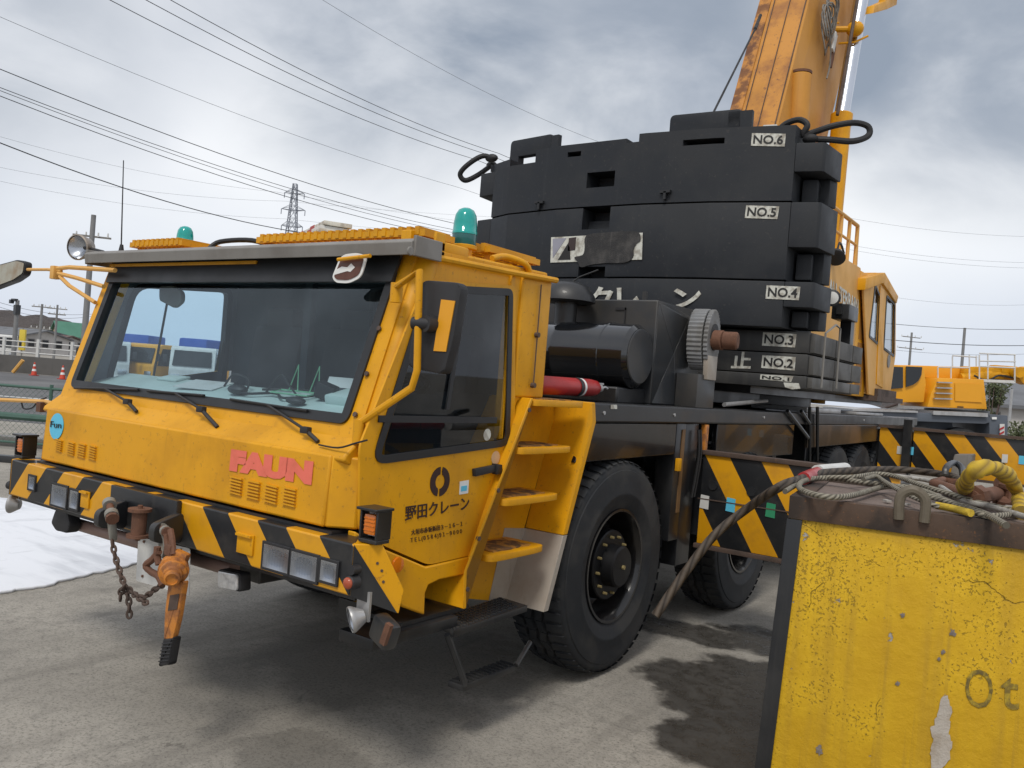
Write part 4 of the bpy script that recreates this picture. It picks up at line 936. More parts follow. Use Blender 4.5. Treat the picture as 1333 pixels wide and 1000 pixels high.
# toothed ring plate with rusty shaft
gc = V((1.36, 3.60, 2.225)); b = MB(); pts = []; n = 40
for i in range(n*2):
    a = math.pi*i/n; r_ = .262 if (i % 2 == 0) else .245
    r_ = .232 if i % 2 else .220
    pts.append(gc+V((0, .55*r_*math.cos(a)*1.0, r_*math.sin(a))))
b.prism([gc+(p-gc)*.985 for p in pts], (.035, 0, 0)); b.prism([p+V((-.13, 0, 0)) for p in pts], (.118, 0, 0)); tr = b.build('toothed_ring', 'ring_grey', crane, bevel=.003)
b = MB(); pts = [gc+V((.036, .075*math.cos(R(a)), .10*math.sin(R(a))+.02)) for a in range(0, 360, 12)]; b.prism(pts, (.006, 0, 0)); b.build('ring_slot', 'plastic', tr)
b = MB(); b.cyl(gc+V((.02, 0, 0)), gc+V((.11, 0, 0)), .074, n=24, bev=.006); b.cyl(gc+V((.10, 0, 0)), gc+V((.215, .02, .0)), .066, n=24, bev=.012); b.build('shaft', 'rust', tr, sharp=30)
b = MB(); b.prism([gc+V((.0, -.09, -.12)), gc+V((.0, .10, -.12)), gc+V((0, .10, -.30)), gc+V((0, -.07, -.30))], (.036, 0, 0), .004); b.build('ring_foot', 'silver', tr)

# --- counterweight stack
front = [(-1.84, 5.0), (-1.60, 4.62), (-1.25, 4.47), (-.62, 4.38), (.28, 4.38), (.90, 4.45), (1.56, 4.60)]
def slab_plan(right_end, left_end):
    return left_end + front[2:6] + right_end
def px_on_front(px, py):      # point on the right-hand flat of the slab fronts
    n = V((.15, -.66, 0)).normalized(); return AP(px, py, V((.90, 4.45, 0)), n)
FRN = V((.15, -.66, 0)).normalized()
def cut(o, boxes):
    """cut real sockets out of a finished part"""
    b = MB()
    for lo, hi in boxes: b.span(lo, hi)
    bmesh.ops.recalc_face_normals(b.b, faces=b.b.faces)
    me = bpy.data.meshes.new('cut'); b.b.to_mesh(me); b.b.free(); k = bpy.data.objects.new('cut', me); COL.objects.link(k)
    pw = WP[o.name]; k.location = pw; me.transform(Matrix.Translation(-pw))
    par, loc = o.parent, o.location.copy(); o.parent = None; o.location = pw
    md = o.modifiers.new('c', 'BOOLEAN'); md.object = k; md.solver = 'EXACT'; md.use_self = True
    bpy.context.view_layer.update(); dg = bpy.context.evaluated_depsgraph_get()
    nm = bpy.data.meshes.new_from_object(o.evaluated_get(dg)); o.modifiers.clear()
    nm.polygons.foreach_set('use_smooth', [True]*len(nm.polygons)); nm.set_sharp_from_angle(angle=R(30)); o.data = nm
    bpy.data.objects.remove(k); o.parent = par; o.location = loc
def big_slab(z0, z1, notch, label, extra=()):
    zm = z0+(z1-z0)*notch
    rear = 5.45; er = 5.06
    body = [(-1.56, rear), (-1.56, 4.60), (-1.25, 4.47), (-.62, 4.38), (.28, 4.38), (.90, 4.45), (1.56, 4.60), (1.56, rear)]
    b = MB(); b.prism([V((x, y, z0)) for x, y in body], (0, 0, z1-z0), 0. if extra else .010)
    for pts, zt_ in extra: b.prism([V((x, y, z1)) for x, y in pts], (0, 0, zt_-z1))
    o = b.build('counterweight_slab', 'slab', crane, bevel=0); o['label'] = label
    for s in (-1, 1):
        up = [(s*1.561, 4.601), (s*1.77, 4.648), (s*1.79, 4.67), (s*1.82, er), (s*1.561, er)]
        b = MB(); b.prism([V((x, y, zm)) for x, y in up], (0, 0, z1-zm), .010)
        so_ = b.build('slab_shoulder', 'slab', o)
        b = MB(); lo = [(s*1.561, 4.93), (s*1.77, 4.93), (s*1.80, er-.01), (s*1.561, er-.01)]; b.prism([V((x, y, z0+.01)) for x, y in lo], (0, 0, zm-z0-.012), .008)
        b.build('slab_step', 'slab', so_)
        b = MB(); b.box((s*1.635, 4.86, (z0+zm)/2), (.13, .13, (zm-z0)*.82), Euler((0, 0, s*.15)).to_matrix(), .02); b.build('lug_post', 'slab', so_)
    return o
FX = lambda px, py: AY(px, py, 4.42).x
def fy(x):
    f6 = [(-1.60, 4.62), (-1.56, 4.60)]+front[2:]
    for (x0, y0), (x1, y1) in zip(f6, f6[1:]):
        if x0 <= x <= x1: return y0+(y1-y0)*(x-x0)/(x1-x0)
    return 4.6
def strip(px0, px1, dep=.5):
    x0, x1 = FX(px0, 190), FX(px1, 190); xs = [x0]+[x for x, y in front if x0+.01 < x < x1-.01]+[x1]
    return [(x, fy(x)) for x in xs]+[(x1, 5.2), (x0, 5.2)]
s6 = big_slab(3.475, 3.955, .50, 'topmost dark slab marked NO.6', ((strip(627, 661), 4.03), (strip(698, 818), 4.075), (strip(818, 834), 4.035), (strip(834, 1025), 4.105)))
s5 = big_slab(2.815, 3.463, .42, 'dark slab marked NO.5 with the torn white logo plate')
s4 = big_slab(2.42, 2.803, .45, 'dark slab marked NO.4')
lows = []
for i, (z0, z1) in enumerate(((1.925, 2.033), (2.040, 2.217), (2.225, 2.405))):
    body = [(-1.70, 6.5), (-1.72, 4.86), (-1.25, 4.76), (-.62, 4.70), (.28, 4.70), (.90, 4.72), (1.735, 4.82), (1.75, 5.55), (1.70, 6.5)]
    b = MB(); b.prism([V((x, y, z0)) for x, y in body], (0, 0, z1-z0), .008)
    o = b.build('counterweight_slab', 'slab_low', crane); o['label'] = ['thin bottom slab with a half worn NO.1 mark', 'thin slab marked NO.2', 'thin slab marked NO.3'][i]; lows.append(o)
s1, s2, s3 = lows
# numbered plates
LN = V((.10, -.835, 0)).normalized()
def plate(par, txt, bl, br, tr, tl, low=False):
    f = (lambda x, y: AP(x, y, V((.90, 4.72, 0)), LN)) if low else px_on_front
    N = LN if low else FRN
    p = [f(*q)+N*.002 for q in (bl, br, tr, tl)]
    b = MB(); b.prism(p, N*.003); o = b.build('number_plate', 'sticker', par)
    bl_, br_, tl_ = p[0], p[1], p[3]
    U, W = br_-bl_, tl_-bl_
    text_mb(txt, bl_+U*.06+W*.16, br_-U*.06+W*.16, bl_+U*.06+W*.86, bold=.022, lift=.0045).build('lettering', 'ink', o)
plate(s6, 'NO.6', (977.5, 190), (1021.5, 191), (1023, 174.5), (979, 173.5)); plate(s5, 'NO.5', (969.5, 284), (1012, 285.5), (1014.5, 269), (971.5, 267.5)); plate(s4, 'NO.4', (996.5, 389), (1040, 391), (1042, 373.5), (998, 371.5))
plate(s3, 'NO.3', (992, 450), (1035, 452.5), (1037, 435), (993.5, 432.5), True); plate(s2, 'NO.2', (991, 479), (1034.5, 482.5), (1036, 465), (992.5, 462.5), True); plate(s1, 'NO.1', (989.5, 494), (1030, 497.5), (1033, 489.8), (990, 487.5), True)
f_ = lambda x, y: AP(x, y, V((.90, 4.72, 0)), LN)
text_mb('止', f_(951.5, 479.5), f_(977, 480), f_(954, 458), bold=.03).build('lettering', 'sticker', s2)
b = MB(); pts = [f_(1020, 498), f_(1040, 499), f_(1042, 506), f_(1031, 507), f_(1022, 504)]; b.prism([p+LN*.002 for p in pts], LN*.002); b.build('paint_patch', 'sticker', s1)
# seams painted on the low stack's flank come from separate blocks
b = MB()
for (y0, y1) in ((4.86, 5.50), (5.53, 6.10), (6.13, 6.48)):
    for (z0, z1) in ((1.93, 2.03), (2.045, 2.212), (2.23, 2.40)): b.span((1.70, y0, z0+.004), (1.775, y1, z1-.004), .004)
fb = b.build('flank_weight', paint('dusty_grey_weight', (.075, .072, .066), .55, dirt=(.03, .03, .03), amt=.8, scale=2.2), s3)
b = MB(); b.tube([V((1.80, 5.05, 1.95)), V((1.80, 5.05, 2.42)), V((1.80, 5.35, 2.52)), V((1.80, 5.50, 2.50)), V((1.80, 5.52, 1.96))], .010, 6); b.build('grab_rail', 'grey', s3)
# torn white plate with mark
z_ = lambda x, y: AY(x, y, 4.372)
b = MB(); b.prism([z_(716.5, 342), z_(835.5, 338), z_(836.5, 303), z_(717.5, 309)], (0, .004, 0)); lg = b.build('logo_plate', 'sticker', s5)
e = .0035
q_ = lambda x, y, k=1: AY(x, y, 4.372-e*k)
b = MB(); b.prism([q_(719.5, 336), q_(719.5, 311), q_(737, 310)], (0, .002, 0)); b.build('logo_mark', paint('grey_logo_film', (.28, .28, .33), .5), lg)
b = MB(); b.prism([q_(726, 338.5), q_(741, 314), q_(742.5, 338)], (0, .002, 0)); b.build('logo_mark', 'ink', lg)
b = MB(); b.prism([q_(740.5, 310), q_(750, 308.7), q_(748.5, 325.5), q_(739, 327)], (0, .002, 0)); b.build('logo_mark', paint('brown_logo_film', (.035, .02, .018), .5), lg)
rnd = random.Random(5); tp = []
for (x, y) in ((752, 341), (747, 334), (758, 331), (762, 322), (760, 312), (765, 306), (790, 303), (815, 301), (832, 303), (834, 312), (828, 318), (824, 326), (824, 335), (815, 341), (790, 343), (768, 344), (757, 347)): tp.append(q_(x+rnd.uniform(-1, 1), y+rnd.uniform(-1, 1), 2))
b = MB(); b.prism(smooth_path(tp, 3, True), (0, .003, 0)); b.build('burnt_patch', paint('charred_film', (.016, .015, .015), .6, dirt=(.09, .085, .08), amt=.8, scale=7., bmp=.8), lg)
# remaining white characters on NO.4
fr4 = lambda x, y: AY(x, y, 4.372)
for ch, bl, br, tl in (('田', (724, 408), (758, 407), (724, 374)), ('ク', (763, 408), (797, 407), (765, 374)), ('レ', (803, 407), (832, 406), (803, 375)), ('ン', (873, 403), (911, 401), (876, 376))):
    fn = fr4 if bl[0] < 830 else px_on_front
    text_mb(ch, fn(*bl), fn(*br), fn(*tl), bold=.03, lift=.003).build('lettering', 'sticker', s4)
# sockets cut into the slab fronts
p0, p1 = AY(763, 245, 4.38), AY(801, 222, 4.38); p2, p3 = FX(891, 190), FX(943, 180); q2 = AY(891, 193, 4.46); q3 = AY(943, 178, 4.46); q4, q5 = AY(739, 205, 4.385), AY(757, 196, 4.385)
cut(s6, [((p0.x, 4.2, p0.z), (p1.x, 4.62, p1.z)), ((q2.x, 4.2, q2.z+.01), (q3.x, 4.75, q3.z-.005)), ((q4.x, 4.2, q4.z), (q5.x, 4.55, q5.z-.005))])
p0, p1 = AY(757, 299, 4.38), AY(795, 270, 4.38); p2, p3 = AY(752, 363, 4.38), AY(788, 347, 4.38)
cut(s5, [((p0.x, 4.2, p0.z), (p1.x, 4.62, 3.60)), ((p2.x, 4.2, 2.70), (p3.x, 4.62, p3.z))])
b = MB(); b.span((p0.x+.002, 4.50, p0.z+.002), (p1.x-.002, 4.60, (p0.z+3.455)/2)); b.build('socket_ledge', 'slab', s5)
b = MB()
for px, py in ((703, 264), (867, 250)): p = AY(px, py, 4.40); b.span(p-V((.05, .03, .012)), p+V((.05, .05, .012))); b.span(p-V((.012, .03, .07)), p+V((.012, .05, 0)))
loose(b, 'lifting_slot', 'seal', s6)
def handle(c0, c1, z0, z1, gap, label):
    (x0, y0), (x1, y1) = c0, c1; U = V((x1-x0, y1-y0, 0)); n = V((U.y, -U.x, 0)).normalized()
    P = lambda t, z: V((x0, y0, z))+U*t
    b = MB(); b.prism(fillet([P(0, z0+gap), P(1, z0+gap), P(1, z1), P(0, z1)], [.02, .02, .05, .05]), -n*.09, .01)
    for t0, t1 in ((.0, .22), (.78, 1.)): b.prism([P(t0, z0-.02), P(t1, z0-.02), P(t1, z0+gap+.01), P(t0, z0+gap+.01)], -n*.085)
    b.prism([P(.82, z0), P(1.14, z0), P(1.14, z1-.02), P(.82, z1-.02)], -n*.05+V((0, 0, 0)))
    o = b.build('lifting_handle', 'slab', s6); o['label'] = label
h0, h1 = AY(661, 207, 4.75), AY(722, 190, 4.75); handle((h0.x, 4.78), (h1.x, 4.70), 4.03, 4.315, .105, 'raised handle plate at the far left of slab NO.6')
h0, h1 = AY(871, 170, 4.55), AY(962, 160, 4.55); handle((h0.x, 4.55), (h1.x, 4.60), 4.10, 4.30, .0, 'raised handle plate near the NO.6 mark')
# hydraulic box and lamp fixed at the right of the stack
b = MB(); p = AX(1100, 408, 1.72); b.box(p, (.16, .34, .14), None, .01); b.box(p+V((0, .12, -.20)), (.10, .12, .3)); b.box(p+V((0, -.12, .02)), (.05, .2, .1)); hb = b.build('valve_box', 'black', crane)
b = MB(); p = AX(1083, 388, 1.78); b.lathe([(0, -.06), (.05, -.05), (.075, 0), (.06, .01), (0, .01)], p, (.3, -1, 0), 20); b.build('work_lamp', 'plastic', hb)
b = MB(); b.lathe([(.055, .012), (.03, .018), (0, .02)], p, (.3, -1, 0), 16); b.build('lens', 'white', hb)
b = MB(); p = AX(1088, 336, 1.35); b.lathe([(0, -.10), (.07, -.08), (.10, 0), (.08, .01), (0, .01)], p, (.2, -.6, -.6), 20); b.tube([p, p+V((0, .1, .18)), p+V((0, .3, .1))], .012, 6, sub=4); b.build('flood_lamp', 'plastic', crane)

# --- superstructure: turntable, machine house, upper cab
b = MB(); b.cyl((0, 7.6, 1.72), (0, 7.6, 1.88), .95, n=48); b.span((-1.2, 5.0, 1.86), (1.2, 10.2, 1.93)); b.span((-.8, 4.9, 1.75), (.8, 6.4, 1.9)); b.build('turntable', 'black', crane)
b = MB(); b.span((-.55, 5.9, 1.93), (.55, 9.4, 3.0)); b.span((-.60, 5.9, 2.9), (.60, 8.2, 3.9)); b.build('superstructure_frame', 'yellow_pale', crane, bevel=.02)
hs = MB(); hpts = [V((1.30, 5.95, 1.94)), V((1.30, 9.30, 1.94)), V((1.30, 9.30, 2.4)), V((1.30, 8.15, 3.36)), V((1.30, 8.15, 3.42)), V((1.30, 5.95, 3.42))]
hs.span((.70, 5.95, 1.94), (1.30, 8.10, 3.45), .02); house = hs.build('machine_house', 'yellow_pale', crane)
b = MB(); b.span((-1.30, 5.95, 1.94), (-.70, 9.6, 3.3), .02); b.build('machine_house', 'yellow_pale', crane)
hA = lambda x, y, k=1.303: AX(x, y, k)
text_mb('ALL TERRAIN', hA(1079, 383), hA(1117, 409), hA(1079, 362), bold=.03).build('lettering', 'sticker', house)
b = MB()
for (px, py) in ((1104, 442), (1097, 430), (1112, 470)): p = hA(px, py); b.cyl(p, p+V((.01, 0, 0)), .02, n=8)
b.build('fastener', 'plastic', house)
# column with openings
b = MB(); b.span((1.00, 8.10, 1.94), (1.30, 8.72, 3.42), .01)
col2 = b.build('access_column', 'yellow', crane)
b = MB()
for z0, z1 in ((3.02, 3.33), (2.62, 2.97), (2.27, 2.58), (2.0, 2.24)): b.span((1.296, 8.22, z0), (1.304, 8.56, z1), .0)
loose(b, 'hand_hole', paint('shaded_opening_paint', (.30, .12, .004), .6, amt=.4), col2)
b = MB(); b.cyl((1.305, 8.30, 3.12), (1.32, 8.30, 3.12), .1, n=20); b.build('dark_port', 'plastic', col2)
# guard rail on the house
b = MB(); za = 3.45
for y in (6.6, 7.0, 7.4, 7.75, 8.1): b.cyl((1.22, y, za), (1.22, y, za+.50), .022, n=8)
b.tube([V((1.22, 6.3, za+.5)), V((1.22, 8.1, za+.5)), V((1.22, 8.14, za))], .024, 8); b.tube([V((1.22, 6.3, za+.27)), V((1.22, 8.1, za+.27))], .016, 8); b.build('guard_rail', 'yellow_pale', crane)
# upper operator cab
uc = [AX(1131, 514, 1.36), AX(1158, 521, 1.36), AX(1166, 462, 1.36), AX(1166.5, 386, 1.36), AX(1149, 355, 1.36), AX(1124, 362, 1.36)]
q_ = lambda x, y: AX(x, y, 1.36)
wi1 = fillet([q_(1131, 438), q_(1142, 448), q_(1145, 385), q_(1139, 371)], .04); wi2 = fillet([q_(1150, 454), q_(1163.5, 464), q_(1164.5, 396), q_(1154, 385)], .04)
b = MB(); b.holed(uc, [wi1, wi2], (-.03, 0, 0)); b.prism([V((p.x-.75, p.y, p.z)) for p in uc], (-.03, 0, 0))
b.span((.60, 8.74, 1.98), (1.33, 10.0, 2.02))
b.prism([V((.6, 8.74, 2.0)), V((1.33, 8.74, 2.0)), V((1.33, 8.74, 2.5)), V((.6, 8.74, 2.5))], (0, .03, 0)); b.prism([V((.6, 8.74, 3.35)), V((1.33, 8.74, 3.35)), V((1.33, 8.74, 3.49)), V((.6, 8.74, 3.49))], (0, .03, 0))
ucab = b.build('operator_cab', 'yellow_pale', crane, bevel=.008)
b = MB(); b.prism([p+V((-.015, 0, 0)) for p in wi1], (-.006, 0, 0)); b.prism([p+V((-.015, 0, 0)) for p in wi2], (-.006, 0, 0)); b.build('cab_window', 'glass_dark', ucab)
b = MB(); b.holed(scale_loop(wi1, -.012), [scale_loop(wi1, .02)], (.008, 0, 0)); b.holed(scale_loop(wi2, -.012), [scale_loop(wi2, .02)], (.008, 0, 0)); b.build('window_seal', 'seal', ucab)
b = MB(); r0, r1, r2 = uc[5], uc[4], uc[3]; b.prism([V((.62, p.y, p.z)) for p in (r0, r1, r2, r2+V((0, -.06, -.10)), r1+V((0, -.05, -.14)), r0+V((0, 0, -.14)))], (.77, 0, 0), .01); b.build('cab_roof', 'yellow', ucab)
b = MB(); b.prism([q_(1145, 372), q_(1150, 378), q_(1148, 505), q_(1140, 500)], (.012, 0, 0)); b.build('door_pillar', 'yellow', ucab)
b = MB(); b.span((.62, 8.77, 2.0), (.64, 9.9, 3.4)); b.box((1.0, 9.2, 2.4), (.5, .5, .15)); b.box((1.0, 8.98, 2.75), (.5, .12, .7)); b.build('cab_lining', 'interior', ucab)
b = MB(); b.span((.7, 8.75, 1.90), (1.45, 10.3, 1.965)); b.span((1.36, 9.0, 1.93), (1.40, 10.1, 2.06)); b.build('cab_step', 'rust_dark', ucab)
b = MB(); p = AX(1157, 470, 1.365); b.lathe([(0, 0), (.09, 0), (.09, .003), (.065, .003), (.065, .001), (0, .001)], p, (1, 0, 0), 20); b.build('cab_emblem', 'grey', ucab)
# pale plates lying on the rear deck
b = MB(); b.span((.75, 6.3, 1.715), (1.33, 7.6, 1.765), .01); b.span((.9, 8.2, 1.715), (1.36, 9.6, 1.75), .01); b.cyl((1.32, 4.1, 1.745), (1.25, 5.3, 1.80), .018, n=10); loose(b, 'deck_plate', 'steel', crane)
# ladder rack struts on the side
b = MB()
for (a, c_) in (((1025, 535), (1052, 570)), ((1043, 535), (1054, 552)), ((1054, 530), (1054, 600)), ((1064, 530), (1064, 600))): b.tube([AX(*a, 1.40), AX(*c_, 1.40)], .018, 6)
b.build('side_strut', 'black', crane)

# --- boom and lift cylinder
be = R(67); bd = V((0, math.cos(be), math.sin(be))); bn = V((0, bd.z, -bd.y))
Lm, Bm, Rm = AX(977, 72, -.33), AX(1029, 77, .33), AX(1110, 75, .38)
bc = V((0, (Lm.y+Bm.y)/2, (Lm.z+Bm.z)/2)); bdep = (Rm-bc).dot(bn)
wB = .33
sec = [(-wB, 0), (-wB+.03, -.02), (wB-.03, -.02), (wB, 0), (wB+.03, .25), (wB+.04, bdep*.65), (wB+.01, bdep*.9), (wB-.08, bdep), (-wB+.08, bdep), (-wB-.01, bdep*.9), (-wB-.04, bdep*.65), (-wB-.03, .25)]
st_, en = bc - bd*4.2, bc + bd*6.0
b = MB(); b.prism([st_+V((x, 0, 0))+bn*dpt for x, dpt in sec], en-st_, .02); boom = b.build('boom', 'yellow_boom', crane)
g0 = st_
for (xa, xb, mt_) in ((-wB, -wB+.16, 'yellow_flake'), (-wB+.185, wB-.02, 'yellow_rust')):
    b = MB(); b.prism([g0+V((xa, 0, 0))-bn*.034, g0+V((xb, 0, 0))-bn*.034, g0+V((xb, 0, 0))-bn*.022, g0+V((xa, 0, 0))-bn*.022], bd*10.2); b.build('boom_top_plate', mt_, boom)
for x in (-.12, .09, .30):
    b = MB(); b.prism([g0+V((x, 0, 0))-bn*.044, g0+V((x+.010, 0, 0))-bn*.044, g0+V((x+.010, 0, 0))-bn*.035, g0+V((x, 0, 0))-bn*.035], bd*10.2); b.build('weld_rib', 'rust_dark', boom)
# bulged pin housing on the boom flank
ph0 = AX(1038, 160, .40); ph1 = AX(1043, 97, .40)
b = MB(); pd = (ph1-ph0).normalized(); b.cyl(ph0-pd*.6, ph1, .135, n=24, bev=.02); pe = b.build('pin_housing', 'yellow_boom', boom)
b = MB(); b.cyl(ph1, ph1+pd*.03, .13, n=20); b.build('housing_cap', 'rust', pe)
# cable bundle high on the flank
b = MB(); rnd = random.Random(11); cc = AX(1075, 30, .44)
for k in range(8):
    o_ = cc+V((.03+.05*rnd.random(), rnd.uniform(-.12, .12), rnd.uniform(-.20, .15))); r_ = rnd.uniform(.12, .20); t_ = rnd.uniform(-.4, .4)
    b.tube([o_+V((.03*math.sin(2*a_), r_*math.cos(a_), r_*1.5*math.sin(a_+t_))) for a_ in [2*math.pi*i/14 for i in range(14)]], .011, 6, closed=True)
b.tube([cc+V((.04, -.1, .2)), cc+V((.05, -.15, .5)), cc+V((.04, -.05, .9))], .02, 6, sub=4); b.tube([cc+V((.04, .1, -.1)), cc+V((.05, .16, -.45)), cc+V((.04, .1, -.7))], .012, 6, sub=4)
b.build('cable_bundle', paint('grey_cable', (.20, .19, .17), .6, dirt=(.06, .05, .05), amt=.8, scale=20.), boom)
b = MB(); p = AX(1086, 55, .47); b.box(p, (.03, .10, .28), Euler((R(-20), 0, 0)).to_matrix(), .01); b.build('white_tag', 'white', boom)
b = MB(); p = AX(1084, 68, .46); b.box(p+V((0, .0, -.05)), (.03, .08, .35), Euler((R(-20), 0, 0)).to_matrix(), .01); b.build('rust_hanger', 'rust', boom)
# luffing cylinder
c0, c1 = AX(1081, 310, .62), AX(1096, 149, .62); cdv = (c1-c0).normalized()
b = MB(); b.cyl(c0-cdv*2.2, c1, .125, n=28); b.cyl(c1-cdv*.16, c1+cdv*.01, .14, n=28, bev=.015); cy = b.build('lift_cylinder', 'yellow', crane, sharp=30)
r1 = AX(1125, -25, .62); b = MB(); b.cyl(c1, c1+(r1-c1)*2.2, .098, n=28); b.build('cylinder_rod', 'chrome', cy, sharp=30)
b = MB(); p0, p1 = AX(1090, 150, .72), AX(1116, 0, .72); b.tube([p0, p1], .022, 8); b.build('hydraulic_line', 'rust_dark', cy)
# hose roller and hook bracket near the top of the frame
p = AX(1113, 38, .66); b = MB(); b.sphere(p, .105, (1.1, .9, 1)); b.cyl(p-V((.25, .1, 0)), p, .04, n=10); b.tube([p+V((-.2, -.05, .1)), p+V((-.5, -.1, .1))], .012, 6); b.tube([p+V((-.2, -.05, -.06)), p+V((-.5, -.1, -.06))], .012, 6); b.tube([p+V((-.2, 0, -.16)), p+V((0, 0, -.18)), p+V((.15, .1, -.08))], .014, 6); b.build('hose_roller', 'yellow', boom)
q_ = lambda x, y: AX(x, y, .70)
b = MB(); b.prism([q_(1127, 19), q_(1129, 9), q_(1143, 3), q_(1148, -14), q_(1160, -12), q_(1158, 8), q_(1145, 14)], (.10, 0, 0), .008); b.build('hook_bracket', 'yellow', boom)
# wire stay left of the boom
b = MB(); b.tube([AY(926, 152, 5.2), AY(983, 38, 6.9)], .012, 6); b.tube([AY(983, 38, 6.9), AY(990, 20, 7.4)], .02, 6); b.build('boom_stay', 'cable', crane)

# --- outriggers, extended
b = MB(); b.span((1.378, 3.62, .70), (2.75, 3.66, 1.365), .004); ob = b.build('outrigger_beam', 'board', crane, world_origin=True); ob['label'] = 'front outrigger with its striped face'
b = MB(); b.span((1.36, 3.60, 1.366), (2.77, 3.70, 1.398), .004); b.span((1.36, 3.60, .665), (2.77, 3.70, .698), .004); b.span((1.36, 3.612, 1.03), (2.75, 3.619, 1.038)); b.build('edge_strip', 'rust_dark', ob)
b = MB(); b.span((1.30, 3.662, .75), (2.75, 3.92, 1.33)); b.build('beam_body', 'black', ob)
b = MB()
for (px, py) in ((928, 632), (978, 640)): p = AY(px, py, 3.618); b.cyl(p, p-V((0, .006, 0)), .035, n=16)
loose(b, 'pin_hole', 'seal', ob)
for (px, py, mt_, nm) in ((917, 653, 'white', 'reflector'), (951, 657, 'blue_film', 'reflector'), (1003, 664, 'green_film', 'reflector')):
    b = MB(); p = AY(px, py, 3.617); b.prism([p+V((-.035, 0, -.05)), p+V((.035, 0, -.055)), p+V((.035, 0, .045)), p+V((-.03, 0, .05))], (0, -.003, 0)); b.build('reflector', mt_, ob)
b = MB(); b.span((1.02, 3.35, .55), (1.34, 3.58, 1.593), .008); b.span((1.20, 3.18, .75), (1.345, 3.34, 1.593), .006); oh = b.build('outrigger_box', 'black', crane)
b = MB(); p = AX(883, 600, 1.36); b.span((1.34, 3.27, .95), (1.352, 3.32, 1.55)); b.build('mud_streak', paint('brown_primer', (.16, .085, .03), .6, amt=.6), oh)
b = MB(); p = AX(917, 570, 1.36); b.box(p, (.04, .055, .20), None, .005); b.build('orange_tab', 'orange', oh)
b = MB(); b.box(AX(883, 605, 1.37), (.03, .05, .09), None, .005); b.build('yellow_tab', 'yellow', oh)
b = MB(); 
for y in (3.48, 3.52): b.tube([V((1.38, y, 1.55)), V((1.39, y+.02, 1.35)), V((1.37, y, 1.05))], .010, 6, sub=4)
b.build('hydraulic_hose', 'cable', oh)
# rear outrigger
rb0 = 9.35
b = MB(); b.span((1.40, 9.30, 1.02), (1.68, 9.34, 1.58)); b.span((1.80, 9.30, 1.05), (3.35, 9.34, 1.57), .004); b.span((3.45, 9.30, 1.05), (4.1, 9.34, 1.57), .004); orr = b.build('outrigger_beam', 'board_rear', crane, world_origin=True); orr['label'] = 'rear outrigger with its striped face'
b = MB(); b.span((1.38, 9.27, 1.575), (4.1, 9.36, 1.61)); b.span((1.80, 9.275, 1.02), (4.1, 9.35, 1.05)); b.build('edge_strip', 'rust_dark', orr)
b = MB(); b.span((1.69, 9.22, .6), (1.79, 9.36, 1.70)); b.span((3.36, 9.22, .5), (3.44, 9.36, 1.66)); b.span((1.3, 9.36, 1.05), (4.1, 9.7, 1.55)); b.build('beam_body', 'black', orr)
for (px, py, mt_) in ((1171, 586, 'white'), (1186, 587, 'blue_film'), (1308, 597, 'white'), (1330, 599, 'blue_film')):
    b = MB(); p = AY(px, py, 9.296); b.prism([p+V((-.03, 0, -.05)), p+V((.03, 0, -.05)), p+V((.03, 0, .05)), p+V((-.03, 0, .05))], (0, -.003, 0)); b.build('reflector', mt_, orr)
b = MB(); b.prism(fillet([V((2.30, 8.9, 1.02)), V((2.52, 8.9, 1.02)), V((2.52, 8.9, 1.36)), V((2.33, 8.9, 1.34))], .02), (0, .30, 0), .01); b.build('jack_bracket', 'grey', orr)

# ------------------------------------------------------------------ small things hung on or lying on the crane
fe = empty('fire_extinguisher', AX(745, 503, 1.12), 'red fire extinguisher lying in a bracket below the black air cleaner', 'extinguisher')
p0, p1 = AX(716, 502, 1.12), AX(778, 505.5, 1.12); ax = (p1-p0).normalized()
b = MB(); L = (p1-p0).length; b.lathe([(0, -.25), (.052, -.25), (.056, -.24), (.056, L*.80), (.05, L*.92), (.028, L), (.02, L+.01), (0, L+.01)], p0, ax, 28); cyl_ = b.build('cylinder', 'red', fe, sharp=35)
b = MB(); b.lathe([(.0575, L*.56), (.0575, L*.60)], p0, ax, 28); b.build('band', 'white_clean', cyl_); b = MB(); b.lathe([(.060, L*.48), (.060, L*.54)], p0, ax, 28); b.build('strap', 'plastic', cyl_)
b = MB(); b.lathe([(.0, L), (.026, L), (.026, L+.035), (0, L+.035)], p0, ax, 16); b.tube([p1+ax*.02, p1+ax*.10+V((0, 0, .01)), p1+ax*.13], .008, 6); b.box(p1+ax*.03+V((0, 0, .03)), (.015, .07, .012)); b.build('valve', 'steel', fe)

def shackle(name, c, rot, size, mt_, label, group=None, pinmat=None):
    """bow shackle: bow in local x-z plane, pin along x"""
    e = empty(name, c, label, 'shackle', group)
    rm = rot.to_matrix(); T = lambda p: V(c)+rm @ (V(p)*size)
    b = MB(); pts = [T((-.42, 0, .0)), T((-.44, 0, -.35)), T((-.52, 0, -.75)), T((-.40, 0, -1.12)), T((0, 0, -1.3)), T((.40, 0, -1.12)), T((.52, 0, -.75)), T((.44, 0, -.35)), T((.42, 0, .0))]
    b.tube(pts, .15*size, 10, sub=5)
    for s in (-1, 1): b.cyl(T((s*.28, 0, .02)), T((s*.56, 0, .02)), .27*size, n=16)
    b.build('bow', mt_, e, sharp=50)
    b = MB(); b.cyl(T((-.75, 0, .02)), T((.70, 0, .02)), .15*size, n=14); b.cyl(T((.60, 0, .02)), T((.75, 0, .02)), .26*size, n=8); b.build('pin', pinmat or mt_, e)
    return e
sc1 = AY(144, 664, -.19); shackle('shackle', sc1, Euler((R(10), R(22), R(-22))), .118, 'zinc', 'large greyed bow shackle hanging from the tow lug nearer the far headlamp', pinmat='rust')
